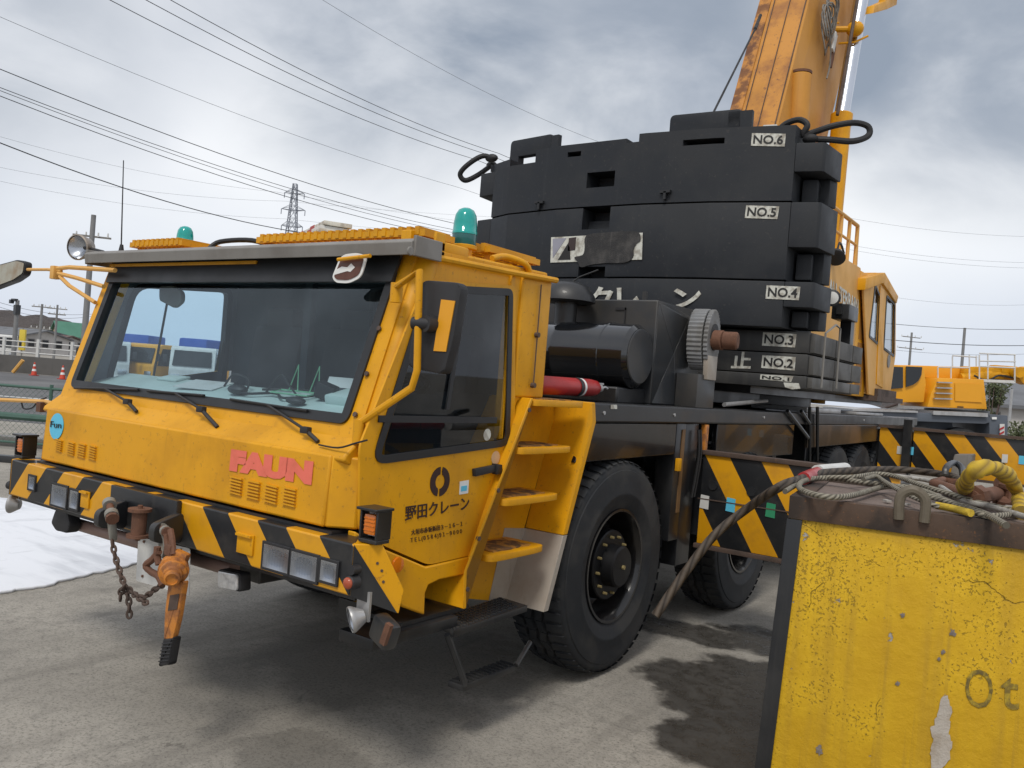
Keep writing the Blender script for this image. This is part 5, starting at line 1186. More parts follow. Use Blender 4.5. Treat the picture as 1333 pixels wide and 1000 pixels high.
sc2 = AY(213, 690, -.17); shackle('shackle', sc2, Euler((R(5), 0, R(-20))), .092, 'zinc', 'greyed bow shackle carrying the orange lever hoist', pinmat='rust')
# lever hoist
lh = empty('lever_hoist', AY(226, 745, -.22), 'rusty orange lever chain hoist hanging handle down from the bumper', 'hoist')
q_ = lambda x, y, Y=-.22: AY(x, y, Y)
b = MB(); hc = q_(226, 742); b.lathe([(0, -.055), (.045, -.055), (.060, -.045), (.062, -.02), (.054, -.015), (.054, -.005), (.066, .0), (.066, .012), (.056, .016), (.056, .03), (.060, .034), (.058, .044), (.044, .05), (.040, .066), (.034, .068), (.034, .092), (.026, .096), (.024, .088), (0, .086)], hc, V((.78, -.58, -.2)), 24)
b.box(hc+V((.0, .03, .055)), (.07, .05, .05), Euler((0, .3, .5)).to_matrix(), .012); body = b.build('gear_body', 'orange', lh, sharp=40)
b = MB(); b.tube([q_(218, 695, -.2), q_(219, 708, -.2), q_(222, 722)], .018, 8, sub=4); b.tube([q_(222, 690, -.2), q_(224, 700, -.21), q_(226, 722)], .014, 8); b.box(q_(221, 716), (.05, .035, .05), None, .012); b.build('top_hook', 'rust', lh)
b = MB(); pts = [q_(219, 757), q_(239, 757), q_(231, 806), q_(224, 834), q_(213, 834), q_(214, 800)]; b.prism(fillet(pts, [.01, .01, .02, .005, .005, .02]), (0, .028, 0), .006); b.build('lever', 'orange', lh)
b = MB(); b.prism([p+V((0, -.002, 0)) for p in (q_(219, 795), q_(231, 793), q_(234, 773), q_(222, 775))], (0, -.001, 0)); b.build('rating_plate', 'rust_dark', lh)
b = MB(); b.prism(fillet([q_(212, 832, -.228), q_(225, 831, -.228), q_(219, 866, -.228), q_(206, 867, -.228)], .008), (0, .044, 0), .008)
for i in range(6): a, c_ = q_(211-i*.9, 838+i*4.6, -.231), q_(224-i*.9, 837+i*4.6, -.231); b.tube([a, c_], .003, 5)
b.build('hand_grip', 'plastic', lh)
b = MB(); b.tube([q_(207, 718), q_(199, 728), q_(190, 736), q_(196, 744), q_(206, 750), q_(212, 762)], .016, 8, sub=4); b.tube([q_(205, 712), q_(204, 722), q_(207, 735)], .016, 8); b.build('load_hook', 'rust', lh)
# chain
chn = MB()
def chain_run(b, path, link=.022, wire=.0052):
    pts = smooth_path([V(p) for p in path], 12); d = 0; out = [pts[0]]; acc = 0
    for a, c_ in zip(pts, pts[1:]):
        acc += (c_-a).length
        if acc >= link*.78: out.append(c_); acc = 0
    for i, (a, c_) in enumerate(zip(out, out[1:])):
        t = (c_-a).normalized(); u = t.orthogonal().normalized(); v = t.cross(u)
        w2 = u if i % 2 else v; m_ = (a+c_)/2; h = link*.62
        loop = [m_+t*(h*math.cos(k*math.pi/6))+w2*(link*.34*math.sin(k*math.pi/6)) for k in range(12)]
        b.tube(loop, wire, 5, closed=True)
cy_ = -.21
chain_run(chn, [AY(146, 704, cy_), AY(150, 725, cy_), AY(157, 748, cy_), AY(163, 764, cy_), AY(168, 785, cy_), AY(168, 808, cy_)], .030, .0065)
chain_run(chn, [AY(162, 762, cy_-.02), AY(157, 772, cy_-.02), AY(157, 786, cy_-.02)], .030, .0065)
chain_run(chn, [AY(164, 762, cy_+.01), AY(172, 772, cy_+.01), AY(185, 778, cy_), AY(196, 772, cy_), AY(205, 765, cy_), AY(212, 762, cy_)], .030, .0065)
chain_run(chn, [AY(176, 772, cy_-.01), AY(185, 782, cy_-.01), AY(192, 786, cy_-.01)], .030, .0065)
tag(chn.build('chain', 'rust_dark', None, sharp=60), 'rusty link chain dangling between the bumper shackle and the lever hoist', 'chain')
# wire slings looped through the top slab
for (pts, lb) in (([AY(640, 206, 4.9), AY(630, 203, 4.85), AY(618, 208, 4.8), AY(604, 219, 4.75), AY(599, 228, 4.75), AY(606, 235, 4.8), AY(622, 228, 4.9), AY(640, 215, 5.0)], 'short black wire sling looping off the far left end of the top slab'),
                  ([AY(1008, 176, 4.75), AY(1022, 162, 4.75), AY(1040, 156, 4.75), AY(1051, 163, 4.75), AY(1045, 176, 4.75), AY(1060, 172, 4.8), AY(1085, 164, 4.85), AY(1112, 160, 4.95), AY(1130, 165, 5.0), AY(1130, 177, 5.0), AY(1110, 184, 4.9), AY(1080, 182, 4.8), AY(1055, 181, 4.75)], 'long black wire sling looping off the right end of the top slab')):
    b = MB(); b.tube(pts, .026 if 'long' in lb else .028, 10, sub=6); b.sphere(pts[0], .05, (1.6, 1, .9)); b.sphere(pts[-1], .045, (1.5, 1, .9)); o = b.build('wire_sling', 'cable', None); tag(o, lb, 'sling', 'wire slings on the top counterweight')
b = MB(); b.box(AY(1003, 168, 4.8), (.12, .10, .05), Euler((0, 0, .2)).to_matrix(), .01); tag(b.build('wood_scrap', 'white', None), 'small pale block on the top slab behind the NO.6 plate', 'block')
# boards on the cab roof
bb = empty('barrier_board', (.10, .95, 2.49), 'bundle of red and white barrier boards lying flat on the cab roof', 'barrier board')
rx = Euler((0, 0, R(-28))).to_matrix()
for i, (dz2, ln, mt_) in enumerate(((.0, .75, 'sticker'), (.028, .62, 'white'), (.055, .66, 'sticker'))):
    b = MB(); b.box(V((-.02, .95+.02*i, 2.545+dz2)), (ln, .16, .024), rx, .003); bo_ = b.build('board', mt_, bb)
    b = MB(); 
    for k in (-.36, .08): b.box(V((-.02, .95+.02*i, 2.545+dz2))+rx @ V((ln*k, 0, 0)), (.10, .164, .028), rx)
    b.build('red_band', paint('faded_red_band', (.42, .06, .06), .5, amt=.5), bo_)

# ------------------------------------------------------------------ yellow concrete block in the foreground with ropes on top
def block_mat():
    mt, t, b = newmat('chipped_yellow_concrete'); co = t.add('ShaderNodeTexCoord').outputs['Object']
    n = t.noise(co, 3., 7., .65); f = t.noise(co, 26., 6., .7); p = t.noise(co, 95., 3., .6)
    c = t.mix(t.ramp(n, .35, .7), C((.52, .30, .005)), C((.65, .40, .010)))
    st = t.noise(t.vec('MULTIPLY', co, (1, 1, .05)), 11., 5., .6)
    c = t.mix(t.ramp(st, .48, .75, 0., .45), c, C((.34, .20, .02)))
    st2 = t.noise(t.vec('MULTIPLY', co, (1, 1, .03)), 26., 4., .6)
    c = t.mix(t.ramp(st2, .58, .76, 0., .3), c, C((.20, .12, .03)))
    pit = t.ramp(t.math('MULTIPLY', p, t.ramp(n, .35, .65, .80, 1.12)), .63, .68)
    c = t.mix(t.math('MULTIPLY', pit, .5), c, C((.12, .08, .02)))
    vor = t.add('ShaderNodeTexVoronoi', {'Vector': t.vec('ADD', co, t.vec('MULTIPLY', t.add('ShaderNodeTexNoise', {'Vector': co, 'Scale': 5., 'Detail': 5.}).outputs['Color'], (.16, .16, .16))), 'Scale': 1.5}, feature='DISTANCE_TO_EDGE').outputs['Distance']
    cr = t.math('MULTIPLY', t.ramp(vor, .0005, .0035, 1., 0.), t.ramp(t.noise(co, 2.3, 3.), .52, .60))
    c = t.mix(t.math('MULTIPLY', cr, .45), c, C((.07, .05, .02)))
    edge = t.math('ABSOLUTE', t.add('ShaderNodeSeparateXYZ', {0: t.vec('DOT_PRODUCT', co, (0, 0, 0))}).outputs[0]) if 0 else 0.
    bare = t.ramp(t.noise(t.vec('ADD', co, (3, 1, 2)), 9.5, 6., .68), .665, .685)
    c = t.mix(bare, c, t.mix(f, C((.24, .22, .20)), C((.42, .40, .38))))
    top_tone = t.ramp(t.math('ADD', t.add('ShaderNodeSeparateXYZ', {0: co}).outputs[2], t.math('MULTIPLY', f, .10)), .60, .70, 0., .45)  # browner tone towards the top of the block
    c = t.mix(top_tone, c, C((.22, .15, .03)))
    setb(t, b, Base_Color=c, Roughness=.62, Specular_IOR_Level=.4)
    h = t.math('SUBTRACT', t.math('ADD', t.math('MULTIPLY', f, .8), t.math('MULTIPLY', n, .8)), t.math('ADD', t.math('MULTIPLY', pit, .8), t.math('ADD', cr, t.math('MULTIPLY', bare, .8)))); bump(t, b, h, .8, .008); return mt
M['block'] = block_mat()
BO = V((2.795, 1.14, 0)); ba = math.atan2(.147, .836); BX = V((math.cos(ba), math.sin(ba), 0)); BY = V((-BX.y, BX.x, 0)); BH = 1.42; BWd = 1.5; BD = 1.05
brot = Matrix.Rotation(ba, 3, 'Z')
def bp(x, y, z): return BO+BX*x+BY*y+V((0, 0, z))
def bbox(b, x0, y0, z0, x1, y1, z1, bev=0.): b.box(bp((x0+x1)/2, (y0+y1)/2, (z0+z1)/2), (x1-x0, y1-y0, z1-z0), brot, bev)
blk = empty('concrete_block', bp(BWd/2, BD/2, 0), 'big chipped yellow concrete block with a rusty steel rim in the right foreground', 'concrete block')
def taper(b):
    for v in b.b.verts:
        q = v.co-BO; x = q.dot(BX); v.co -= BX*(.065*(1-v.co.z/BH)*(1-x/BWd))
b = MB(); bbox(b, .012, .012, .0, BWd-.012, BD-.012, BH-.012, .01); taper(b); b.build('block_body', 'block', blk)
b = MB()
for (x0, y0, x1, y1) in ((0, 0, BWd, .07), (0, BD-.07, BWd, BD), (0, .0701, .07, BD-.0701), (BWd-.07, .0701, BWd, BD-.0701)): bbox(b, x0, y0, BH-.095, x1, y1, BH, .003)
b.build('steel_rim', paint('brown_rusted_rim', (.070, .040, .024), .75, dirt=(.020, .016, .014), amt=.9, scale=4., rng=(.42, .60), speck=.7, speckc=(.17, .075, .028), bmp=.3), blk)
b = MB()
for x0, x1 in ((.0, .062), (BWd-.062, BWd)): bbox(b, x0, .003, .0, x1, .06, BH-.097, .003); bbox(b, x0, BD-.06, .0, x1, BD-.003, BH-.097, .003)
taper(b); loose(b, 'corner_angle', 'black', blk)
b = MB(); bbox(b, .071, .071, BH-.03, BWd-.071, BD-.071, BH-.008); b.build('block_top', paint('worn_concrete_top', (.16, .12, .10), .9, dirt=(.07, .05, .045), amt=.8, scale=5., bmp=.5), blk)
BF = -BY
def bF(px, py, k=.0): return AP(px, py, bp(0, .012-k, 0), BY)
b = MB(); u0, u1 = bF(1170, 676, .02), bF(1203, 680, .02)
t0, t1 = bF(1171, 652, .02), bF(1205, 655, .02)
b.tube([u0, t0, bF(1176, 642, .02), bF(1188, 638, .02), bF(1200, 644, .02), t1, u1], .020, 10, sub=4); b.build('lifting_lug', paint('old_bronze_steel', (.12, .10, .07), .65, dirt=(.06, .045, .03), amt=.8, scale=10.), blk)
text_mb('O', bF(1256, 919), bF(1292, 924), bF(1257, 869), bold=-.005, lift=.002).build('lettering', paint('worn_dark_stencil', (.12, .085, .02), .7, dirt=(.55, .38, .02), amt=1., scale=26.), blk)
text_mb('t', bF(1302, 921), bF(1326, 925), bF(1303, 880), bold=.01, lift=.002).build('lettering', paint('worn_dark_stencil_2', (.16, .11, .02), .7, dirt=(.55, .38, .02), amt=1., scale=26.), blk)
b = MB(); rnd = random.Random(2); pts = [(1229, 905), (1236, 915), (1238, 935), (1236, 955), (1238, 975), (1228, 1000), (1214, 1004), (1210, 985), (1214, 965), (1212, 950), (1222, 930)]
b.prism([p+BX*rnd.uniform(-.006, .006)+V((0, 0, rnd.uniform(-.008, .008))) for p in smooth_path([bF(x, y, .002) for x, y in pts], 5, True)], BF*.003)
o = b.build('bare_patch', paint('bare_pale_concrete', (.42, .38, .33), .9, dirt=(.20, .14, .08), amt=.8, scale=9., bmp=.7), blk)
b = MB()
for (x, y, r_) in ((1240, 824, .016), (1222, 858, .008), (1228, 848, .011), (1168, 890, .012), (1066, 977, .02), (1175, 801, .012)):
    c_ = bF(x, y, .0025); b.prism([c_+(BX*(math.cos(a)*.8)+V((0, 0, math.sin(a)*1.1)))*(r_*rnd.uniform(.45, 1.2)) for a in [k*math.pi/9 for k in range(18)]], BF*.002)
loose(b, 'chip_scar', paint('grey_chip', (.20, .17, .15), .9, dirt=(.06, .05, .05), amt=.9, scale=30.), blk)
# ropes on top (each its own thing)
ZT = BH
def T(px, py, h=.02): return AZ(px, py, ZT+h)
def rope(name, pts, r, mt_, label, cat='wire rope', sub=6, group=None):
    b = MB(); b.tube(pts, r, 12, sub=sub); o = b.build(name, mt_, None, sharp=60); tag(o, label, cat, group); return o
rp = [bp(.52, .62, ZT+.05), bp(.40, .60, ZT+.045), bp(.22, .55, ZT+.035), bp(.06, .50, ZT+.03), bp(-.10, .46, ZT+.015)]
e1 = AD(1000, 640, 4.15); e2 = AD(930, 697, 4.1); e3 = AD(890, 748, 4.05); e4 = AD(853, 802, 4.0)
rT = [T(1262, 636, .04), T(1238, 620, .04), T(1180, 612, .03), T(1130, 612, .03), T(1070, 616, .03), T(1042, 624, .028)]
rope('wire_rope', rT+[T(1015, 634, .01), e2+(e1-e2)*.62, e2, e3, e4], .021, 'rope_brown', 'thick brown wire rope leaving the block and ending in mid air by the front wheel')
rT2 = lambda x, y: T(x, y, .024)
b = MB(); b.tube([T(1064, 614, .03), T(1100, 610.5, .03)], .036, 14); tag(b.build('rope_sleeve', 'white', None), 'white sleeve round the brown wire rope on the block', 'sleeve')
b = MB(); b.tube([T(1046, 623, .028), T(1056, 618.5, .03)], .031, 14); b.tube([T(1056, 618, .03), T(1064, 615, .03)], .029, 14); tag(b.build('rope_tape', 'red', None), 'red tape wound round the brown rope beside the white sleeve', 'tape')
S = lambda *a: [T(x, y, h) for x, y, h in a]
rope('wire_sling', S((1330, 668, .015), (1290, 672, .015), (1262, 664, .02), (1232, 652, .03), (1205, 640, .035), (1178, 634, .03), (1150, 634, .025), (1110, 645, .022), (1078, 647, .022), (1048, 640, .022), (1040, 632, .022), (1052, 624, .025), (1085, 623, .03), (1125, 628, .035), (1160, 632, .04), (1195, 642, .04), (1240, 655, .03), (1280, 668, .02), (1310, 684, .015)), .0125, 'rope_pale', 'long pale wire sling looped on the left of the block top', 'sling')
rope('wire_sling', S((1022, 640, .01), (1045, 627, .02), (1070, 622, .03), (1110, 621, .05), (1140, 617, .06), (1165, 620, .06), (1200, 632, .055), (1240, 644, .045), (1280, 656, .03), (1320, 664, .02), (1345, 666, .02)), .0115, 'rope_pale', 'pale wire sling lying along the back of the loop on the block', 'sling')
rope('wire_sling', S((1124, 624, .065), (1140, 620, .07), (1150, 626, .06), (1170, 638, .05), (1200, 652, .035), (1222, 660, .02)), .010, 'rope_pale', 'short pale wire end crossing the slings toward the yellow sleeve', 'sling')
rope('wire_sling', S((1150, 618, .03), (1185, 622, .03), (1215, 628, .03), (1250, 650, .03), (1290, 660, .025), (1345, 676, .02)), .012, paint('silver_wire', (.38, .37, .34), .5, dirt=(.14, .12, .1), amt=.8, scale=30., bmp=.8), 'silvery frayed wire sling leading under the rusty shackle', 'sling')
b = MB(); b.tube([T(1219, 658, .02), T(1240, 662, .02), T(1264, 668, .02)], .015, 12, sub=3); tag(b.build('rope_sleeve', 'rope_yellow', None), 'short yellow sleeve at the front edge of the block top', 'sleeve')
# yellow eye of a heavy sling and rusty shackle
yb_ = [T(1330, 668, .02), T(1327, 648, .06), T(1315, 624, .14), T(1298, 611, .19), T(1280, 609, .20), T(1264, 617, .17), T(1256, 632, .10), T(1258, 640, .05)]
b = MB(); b.tube(yb_, lambda t: .030+.004*math.sin(t*23)+.003*math.sin(t*61), 16, sub=8); tag(b.build('sling_eye', 'rope_eye', None, sharp=60), 'thick yellow painted sling eye arching over the rusty shackle', 'sling')
sh = empty('rusty_shackle', T(1280, 650), 'heavy rusty shackle lying on the block under the yellow sling eye', 'shackle')
b = MB(); b.tube([T(1216, 630, .03), T(1238, 637, .03), T(1262, 646, .035), T(1275, 652, .04)], .026, 12, sub=3); b.tube([T(1216, 629, .03), T(1228, 626, .03), T(1250, 630, .03)], .024, 12); b.build('bow', 'rust', sh)
b = MB(); p = T(1266, 648, .045); q2 = T(1296, 642, .05); dd = (q2-p).normalized(); b.cyl(p, p+dd*.09, .052, n=8); b.cyl(p-dd*.02, q2+dd*.05, .032, n=14); b.tube([q2+V((0, 0, .05)), q2+V((.05, .03, .03)), q2+V((.05, .03, -.03)), q2+V((.0, 0, -.03))], .026, 10, sub=4); b.build('pin', 'rust', sh)
b = MB(); pts = [T(1232, 622, .05), T(1234, 612, .09), T(1244, 606, .11), T(1254, 612, .09), T(1256, 624, .05)]; b.tube([p+BY*.25 for p in pts], .018, 10, sub=5); tag(b.build('shackle', 'dark_grey', None), 'small dark grey shackle standing at the back of the block top', 'shackle')
b = MB()
rnd = random.Random(8)
for i in range(26):
    p = bp(rnd.uniform(.35, 1.35), rnd.uniform(.14, .9), BH+.003); b.box(p, (rnd.uniform(.02, .07), rnd.uniform(.01, .03), .008), Euler((0, 0, rnd.random()*3)).to_matrix())
tag(b.build('debris', paint('pale_grit', (.35, .33, .30), .9, amt=.6), None), kind='stuff')

# ------------------------------------------------------------------ surroundings, left side
def D(px, py, dep): return AD(px, py, dep)
def post(name, base, top, r0, r1, mt_, label, cat, arms=(), parts=None, group=None):
    e = empty(name, base, label, cat, group)
    b = MB(); b.cyl(base, top, r0, r1, 12); b.build('pole', mt_, e)
    return e
M['pole'] = paint('grey_concrete_pole', (.20, .20, .20), .8, dirt=(.10, .10, .10), amt=.4, scale=2.)
def upole(px, top, base_y, dep, r, label, arms=((.08, 1.0),), mt_='pole', group='utility poles in the background'):
    """utility pole: px and top are where its head is, stands on the ground"""
    h = D(px, top, dep); e = empty('utility_pole', (h.x, h.y, 0), label, 'utility pole', group)
    b = MB(); b.cyl((h.x, h.y, 0), h, r, r*.7, 12); b.build('pole', mt_, e)
    for dn, wd2 in arms:
        b = MB(); z = h.z*(1-dn); c_ = V((h.x, h.y, z)); b.box(c_, (wd2*2, .09, .09), Matrix.Rotation(-YAW, 3, 'Z') @ Matrix.Rotation(R(18), 3, 'Z'))
        ar = b.build('crossarm', 'grey', e)
        b = MB()
        for k in (-.9, -.35, .35, .9):
            q_ = c_+RT*(k*wd2); b.cyl(q_, q_+V((0, 0, .22)), .05, .035, 8)
        b.build('insulator', 'white', ar)
    return e
upole(122, 280, 0, 44, .17, 'tall grey utility pole behind the far mirror arm', ((.13, .9),))
e = upole(23, 391, 0, 50, .15, 'grey street pole with a camera lamp head at the far left', ())
b = MB(); h = D(23, 391, 50); b.box(h-RT*.18+V((0, 0, 0)), (.45, .2, .15)); b.box(h-RT*.35-V((0, 0, .1)), (.2, .2, .22)); b.box(h-V((0, 0, .55)), (.30, .28, .55)); b.build('lamp_head', 'dark_grey', e)
upole(55, 396, 0, 75, .14, 'slim pale utility pole left of the green roofed house', ((.05, .8), (.42, .9)))
upole(75, 397, 0, 85, .13, 'utility pole with two crossarms beside the green roofed house', ((.07, .9), (.17, .8)))
upole(1187, 433, 0, 95, .16, 'utility pole with crossarms behind the cab of the second crane', ((.05, 1.2), (.17, 1.6)))
upole(1256, 427, 0, 80, .17, 'plain dark utility pole rising behind the second crane', ())
# retaining wall, white railing, cones
def fbox(b, r0, f0, z0, r1, f1, z1, bev=0.): b.box(fr((r0+r1)/2, (f0+f1)/2, (z0+z1)/2), (abs(r1-r0), abs(f1-f0), abs(z1-z0)), Matrix.Rotation(-YAW, 3, 'Z'), bev)
b = MB(); fbox(b, -70, 47.5, 0, -16, 48.1, .95); tag(b.build('retaining_wall', paint('stained_concrete_wall', (.10, .095, .09), .9, dirt=(.04, .038, .035), amt=.8, scale=.5), None), 'low stained concrete wall across the road below the white railing', 'wall')
rl = empty('white_railing', fr(-26, 47.8, .95), 'white pipe railing standing on the low wall across the road', 'railing')
b = MB()
for z in (1.75, 1.45, 1.15): b.cyl(fr(-36, 47.8, z), fr(-10, 47.8, z), .035, n=8)
b.build('rail', 'white', rl)
b = MB()
for i in range(14): x = -36+i*1.9; fbox(b, x-.07, 47.72, .951, x+.07, 47.86, 1.95)
loose(b, 'railing_post', 'white', rl)
b = MB(); p0, p1 = D(30, 469, 46.5), D(17, 483, 46.5); p1.z = .05; b.tube([p0, p1], .10, 6); tag(b.build('yellow_stay', 'yellow_pale', None), 'leaning yellow guy guard before the low wall', 'pole guard')
def cone(px, py, label):
    p = AZ(px, py, .004); e = empty('traffic_cone', p, label, 'traffic cone', 'traffic cones along the road')
    b = MB(); b.box(p+V((0, 0, .02)), (.36, .36, .04)); b.build('base', 'red', e)
    b = MB(); b.lathe([(.14, .04), (.035, .70), (0, .71)], p, (0, 0, 1), 16); cb = b.build('cone_body', paint('orange_red_cone', (.55, .06, .03), .6), e)
    b = MB(); b.lathe([(.110, .24), (.082, .40)], p+V((0, 0, .0)), (0, 0, 1), 16); b.lathe([(.068, .5), (.053, .6)], p, (0, 0, 1), 16); b.build('reflective_band', 'white_clean', cb)
cone(44, 489, 'red and white cone by the road, left of the pair'); cone(81, 494, 'red and white cone by the road, nearer the cab pillar')
# green mesh fence at the yard edge
gf = empty('mesh_fence', fr(-9, 14.2), 'low green mesh fence at the edge of the yard', 'fence')
M['fence'] = plain('green_fence_paint', (.05, .11, .085), .5)
b = MB(); fl_ = -16; frr = -1.5
for z, r_ in ((1.05, .025), (.55, .06), (.12, .02)): b.cyl(fr(fl_, 14.2, z), fr(frr, 14.2, z), r_, n=8)
b.build('fence_rail', 'fence', gf)
b = MB()
for i in range(7): x = fl_+.2+i*2.05; b.cyl(fr(x, 14.2, 0), fr(x, 14.2, 1.12), .03, n=8)
loose(b, 'fence_post', 'fence', gf)
b = MB(); n = 150
for i in range(n):
    x = fl_+(frr-fl_)*i/n
    b.tube([fr(x, 14.2, .12), fr(x+.93, 14.2, 1.05)], .0022, 3); b.tube([fr(x+.93, 14.2, .12), fr(x, 14.2, 1.05)], .0022, 3)
b.build('wire_mesh', 'fence', gf)
b = MB(); fbox(b, -24, 14.6, 0, -3.2, 14.85, .16, .01); tag(b.build('kerb', 'grey', None), kind='structure')
b = MB(); fbox(b, -26, 12.6, .0, -3.2, 12.75, .10, .005); tag(b.build('kerb', 'dark_grey', None), kind='structure')

# houses
def gable_house(name, c, w_, dpt, hw, hr, rot, wall, roofm, label, wins=3, group='houses beyond the road'):
    e = empty(name, c, label, 'house', group); m3 = Matrix.Rotation(rot, 3, 'Z'); P = lambda x, y, z: V(c)+m3 @ V((x, y, z))
    b = MB(); b.prism([P(-w_/2, -dpt/2, 0), P(w_/2, -dpt/2, 0), P(w_/2, -dpt/2, hw), P(0, -dpt/2, hw+hr), P(-w_/2, -dpt/2, hw)], m3 @ V((0, dpt, 0))); b.build('wall', wall, e)
    b = MB(); o_ = .45
    for s in (-1, 1):
        b.prism([P(s*(w_/2+o_), -dpt/2-o_, hw-o_*hr/(w_/2)), P(0, -dpt/2-o_, hw+hr+.02), P(0, -dpt/2-o_, hw+hr+.2), P(s*(w_/2+o_), -dpt/2-o_, hw+.2-o_*hr/(w_/2))], m3 @ V((0, dpt+2*o_, 0)))
    b.build('roof', roofm, e)
    k = 0
    for side in ((0, -1), (1, 0), (-1, 0)):
        for i in range(wins):
            for fl in range(2 if hw > 4.5 else 1):
                z = 1.0+fl*2.7; t_ = (i+.5)/wins-.5
                b = MB()
                if side[0] == 0: b.box(P(t_*w_*.85, -dpt/2-.03, z+.6), (.95, .10, 1.1), m3)
                else: b.box(P(side[0]*(w_/2+.03), t_*dpt*.85, z+.6), (.10, 1.2, 1.1), m3)
                f_o = b.build('window', 'grey', e)
                b = MB()
                if side[0] == 0: b.box(P(t_*w_*.85, -dpt/2-.09, z+.6), (.8, .03, .95), m3)
                else: b.box(P(side[0]*(w_/2+.09), t_*dpt*.85, z+.6), (.03, 1.05, .95), m3)
                b.build('pane', 'glass_black', f_o)
    return e
M['cream'] = paint('cream_wall', (.50, .40, .26), .9, amt=.3, scale=.4); M['offwhite'] = paint('off_white_wall', (.46, .44, .42), .9, amt=.4, scale=.3); M['green_roof'] = paint('green_metal_roof', (.07, .20, .14), .6, amt=.3, scale=.4)
M['grey_roof'] = paint('grey_tile_roof', (.13, .135, .145), .7, amt=.4, scale=.5); M['brown_roof'] = paint('brown_roof', (.12, .08, .07), .8, amt=.4, scale=.5); M['pinkwall'] = paint('pale_pink_wall', (.42, .35, .33), .9, amt=.3, scale=.4)
def HP(px, dep): p = D(px, 450, dep); return V((p.x, p.y, 0))
gable_house('house', HP(97, 140), 3.6, 6.0, 3.3, 1.9, -YAW-R(42), 'cream', 'green_roof', 'cream house with a green roof and a steep gable behind the railing', 2)
gable_house('house', HP(-4, 130), 9, 16, 3.0, .5, -YAW+R(80), 'pinkwall', 'grey_roof', 'long pale pink building at the far left foot of the hill', 4)
gable_house('house', HP(34, 122), 7, 9, 2.4, .9, -YAW+R(60), 'offwhite', 'grey_roof', 'low off white house just right of the lamp pole', 3)
gable_house('house', HP(62, 128), 7, 8, 2.1, .8, -YAW+R(75), 'offwhite', 'brown_roof', 'low white house with a brown roof left of the green roof', 3)
gable_house('house', HP(150, 170), 9, 12, 2.2, .8, -YAW+R(70), 'offwhite', 'grey_roof', 'grey roofed house behind the yellow pillar', 3)
b = MB(); p = D(29, 446, 62); b.box(V((p.x, p.y, 1.85)), (.42, .2, 1.5), Matrix.Rotation(-YAW, 3, 'Z'), .03)
sg = empty('yellow_sign', (p.x, p.y, 0), 'tall yellow banner sign beside the lamp pole', 'sign'); b.build('banner', paint('yellow_banner', (.60, .46, .05), .6), sg)
b = MB(); b.cyl((p.x, p.y, 0), (p.x, p.y, 2.7), .05, n=8); b.build('pole', 'grey', sg)
# right hand houses
gable_house('house', HP(1318, 52), 8, 10, 2.5, .9, -YAW+R(85), 'offwhite', 'grey_roof', 'grey roofed house at the right edge behind the second crane', 3)
gable_house('house', HP(1360, 66), 11, 12, 3.4, 1.2, -YAW+R(85), 'offwhite', 'grey_roof', 'larger grey roofed house further right behind the other one', 3)
gable_house('house', HP(1235, 130), 12, 12, 2.0, .8, -YAW+R(85), 'offwhite', 'brown_roof', 'low house far behind the second crane', 3)

# pickup sized trucks parked across the road, seen through the cab glass
def truck(px, dep, rot, c, bedc, label, high=0., name='parked_truck'):
    g0 = HP(px, dep); e = empty(name, g0, label, 'truck', 'trucks parked across the road'); m3 = Matrix.Rotation(rot, 3, 'Z'); P = lambda x, y, z: g0+m3 @ V((x, y, z))
    pr_ = [(-1.0, .45), (-1.02, 1.15), (-.72, 2.02), (-.5, 2.10), (.75, 2.10), (.80, .45)]
    b = MB(); b.prism([P(x, -.88, z) for x, z in pr_], m3 @ V((0, 1.76, 0)), .05); cb = b.build('truck_cab', c, e)
    b = MB(); b.prism([P(-1.0, -.76, 1.3), P(-1.0, .76, 1.3), P(-.79, .72, 1.92), P(-.79, -.72, 1.92)], m3 @ V((-.03, 0, .01))); b.build('windscreen', 'glass_black', cb)
    for s in (-1, 1):
        b = MB(); b.prism([P(-.80, s*.885, 1.2), P(.55, s*.885, 1.2), P(.55, s*.885, 1.92), P(-.55, s*.885, 1.92)], m3 @ V((0, s*.012, 0))); b.build('side_window', 'glass_black', cb)
        b = MB(); b.box(P(-1.03, s*.62, .85), (.06, .34, .2), m3, .02); b.build('headlamp', 'reflector', cb)
        b = MB(); b.box(P(-.95, s*1.05, 1.55), (.05, .16, .32), m3, .02); b.build('mirror', 'plastic', cb)
    b = MB(); b.box(P(-1.04, 0, .55), (.1, 1.7, .22), m3, .02); b.build('bumper', 'white' if c == 'white' else 'grey', e)
    b = MB(); b.box(P(2.35, 0, .80), (3.0, 1.7, .12), m3)
    for s in (-1, 1): b.box(P(2.35, s*.85, 1.05), (3.0, .05, .4), m3)
    b.box(P(3.83, 0, 1.05), (.05, 1.7, .4), m3); b.box(P(.87, 0, 1.3), (.06, 1.7, .9), m3); b.box(P(2.3, 0, .6), (3.2, .7, .25), m3); b.build('truck_bed', c, e)
    if bedc:
        b = MB(); b.box(P(2.35, 0, 1.95), (2.9, 1.6, 1.35), m3, .12); b.build('tarpaulin', bedc, e)
    for x in (-.35, 3.0):
        for s in (-1, 1):
            b = MB(); b.cyl(P(x, s*.62, .36), P(x, s*.86, .36), .36, n=18, bev=.04); b.build('wheel', 'rubber', e)
M['tarp'] = plain('blue_tarpaulin', (.02, .08, .35), .6)
truck(140, 36, -YAW+R(115), 'white', None, 'white truck seen through the left of the windscreen')
truck(203, 37, -YAW+R(70), 'yellow_new', None, 'yellow truck seen through the windscreen between two white ones')
truck(255, 36, -YAW+R(105), 'white', None, 'white truck seen through the windscreen beside the dark seat back')
truck(238, 44, -YAW+R(80), 'white', 'tarp', 'truck with a high blue tarpaulin behind the yellow truck')
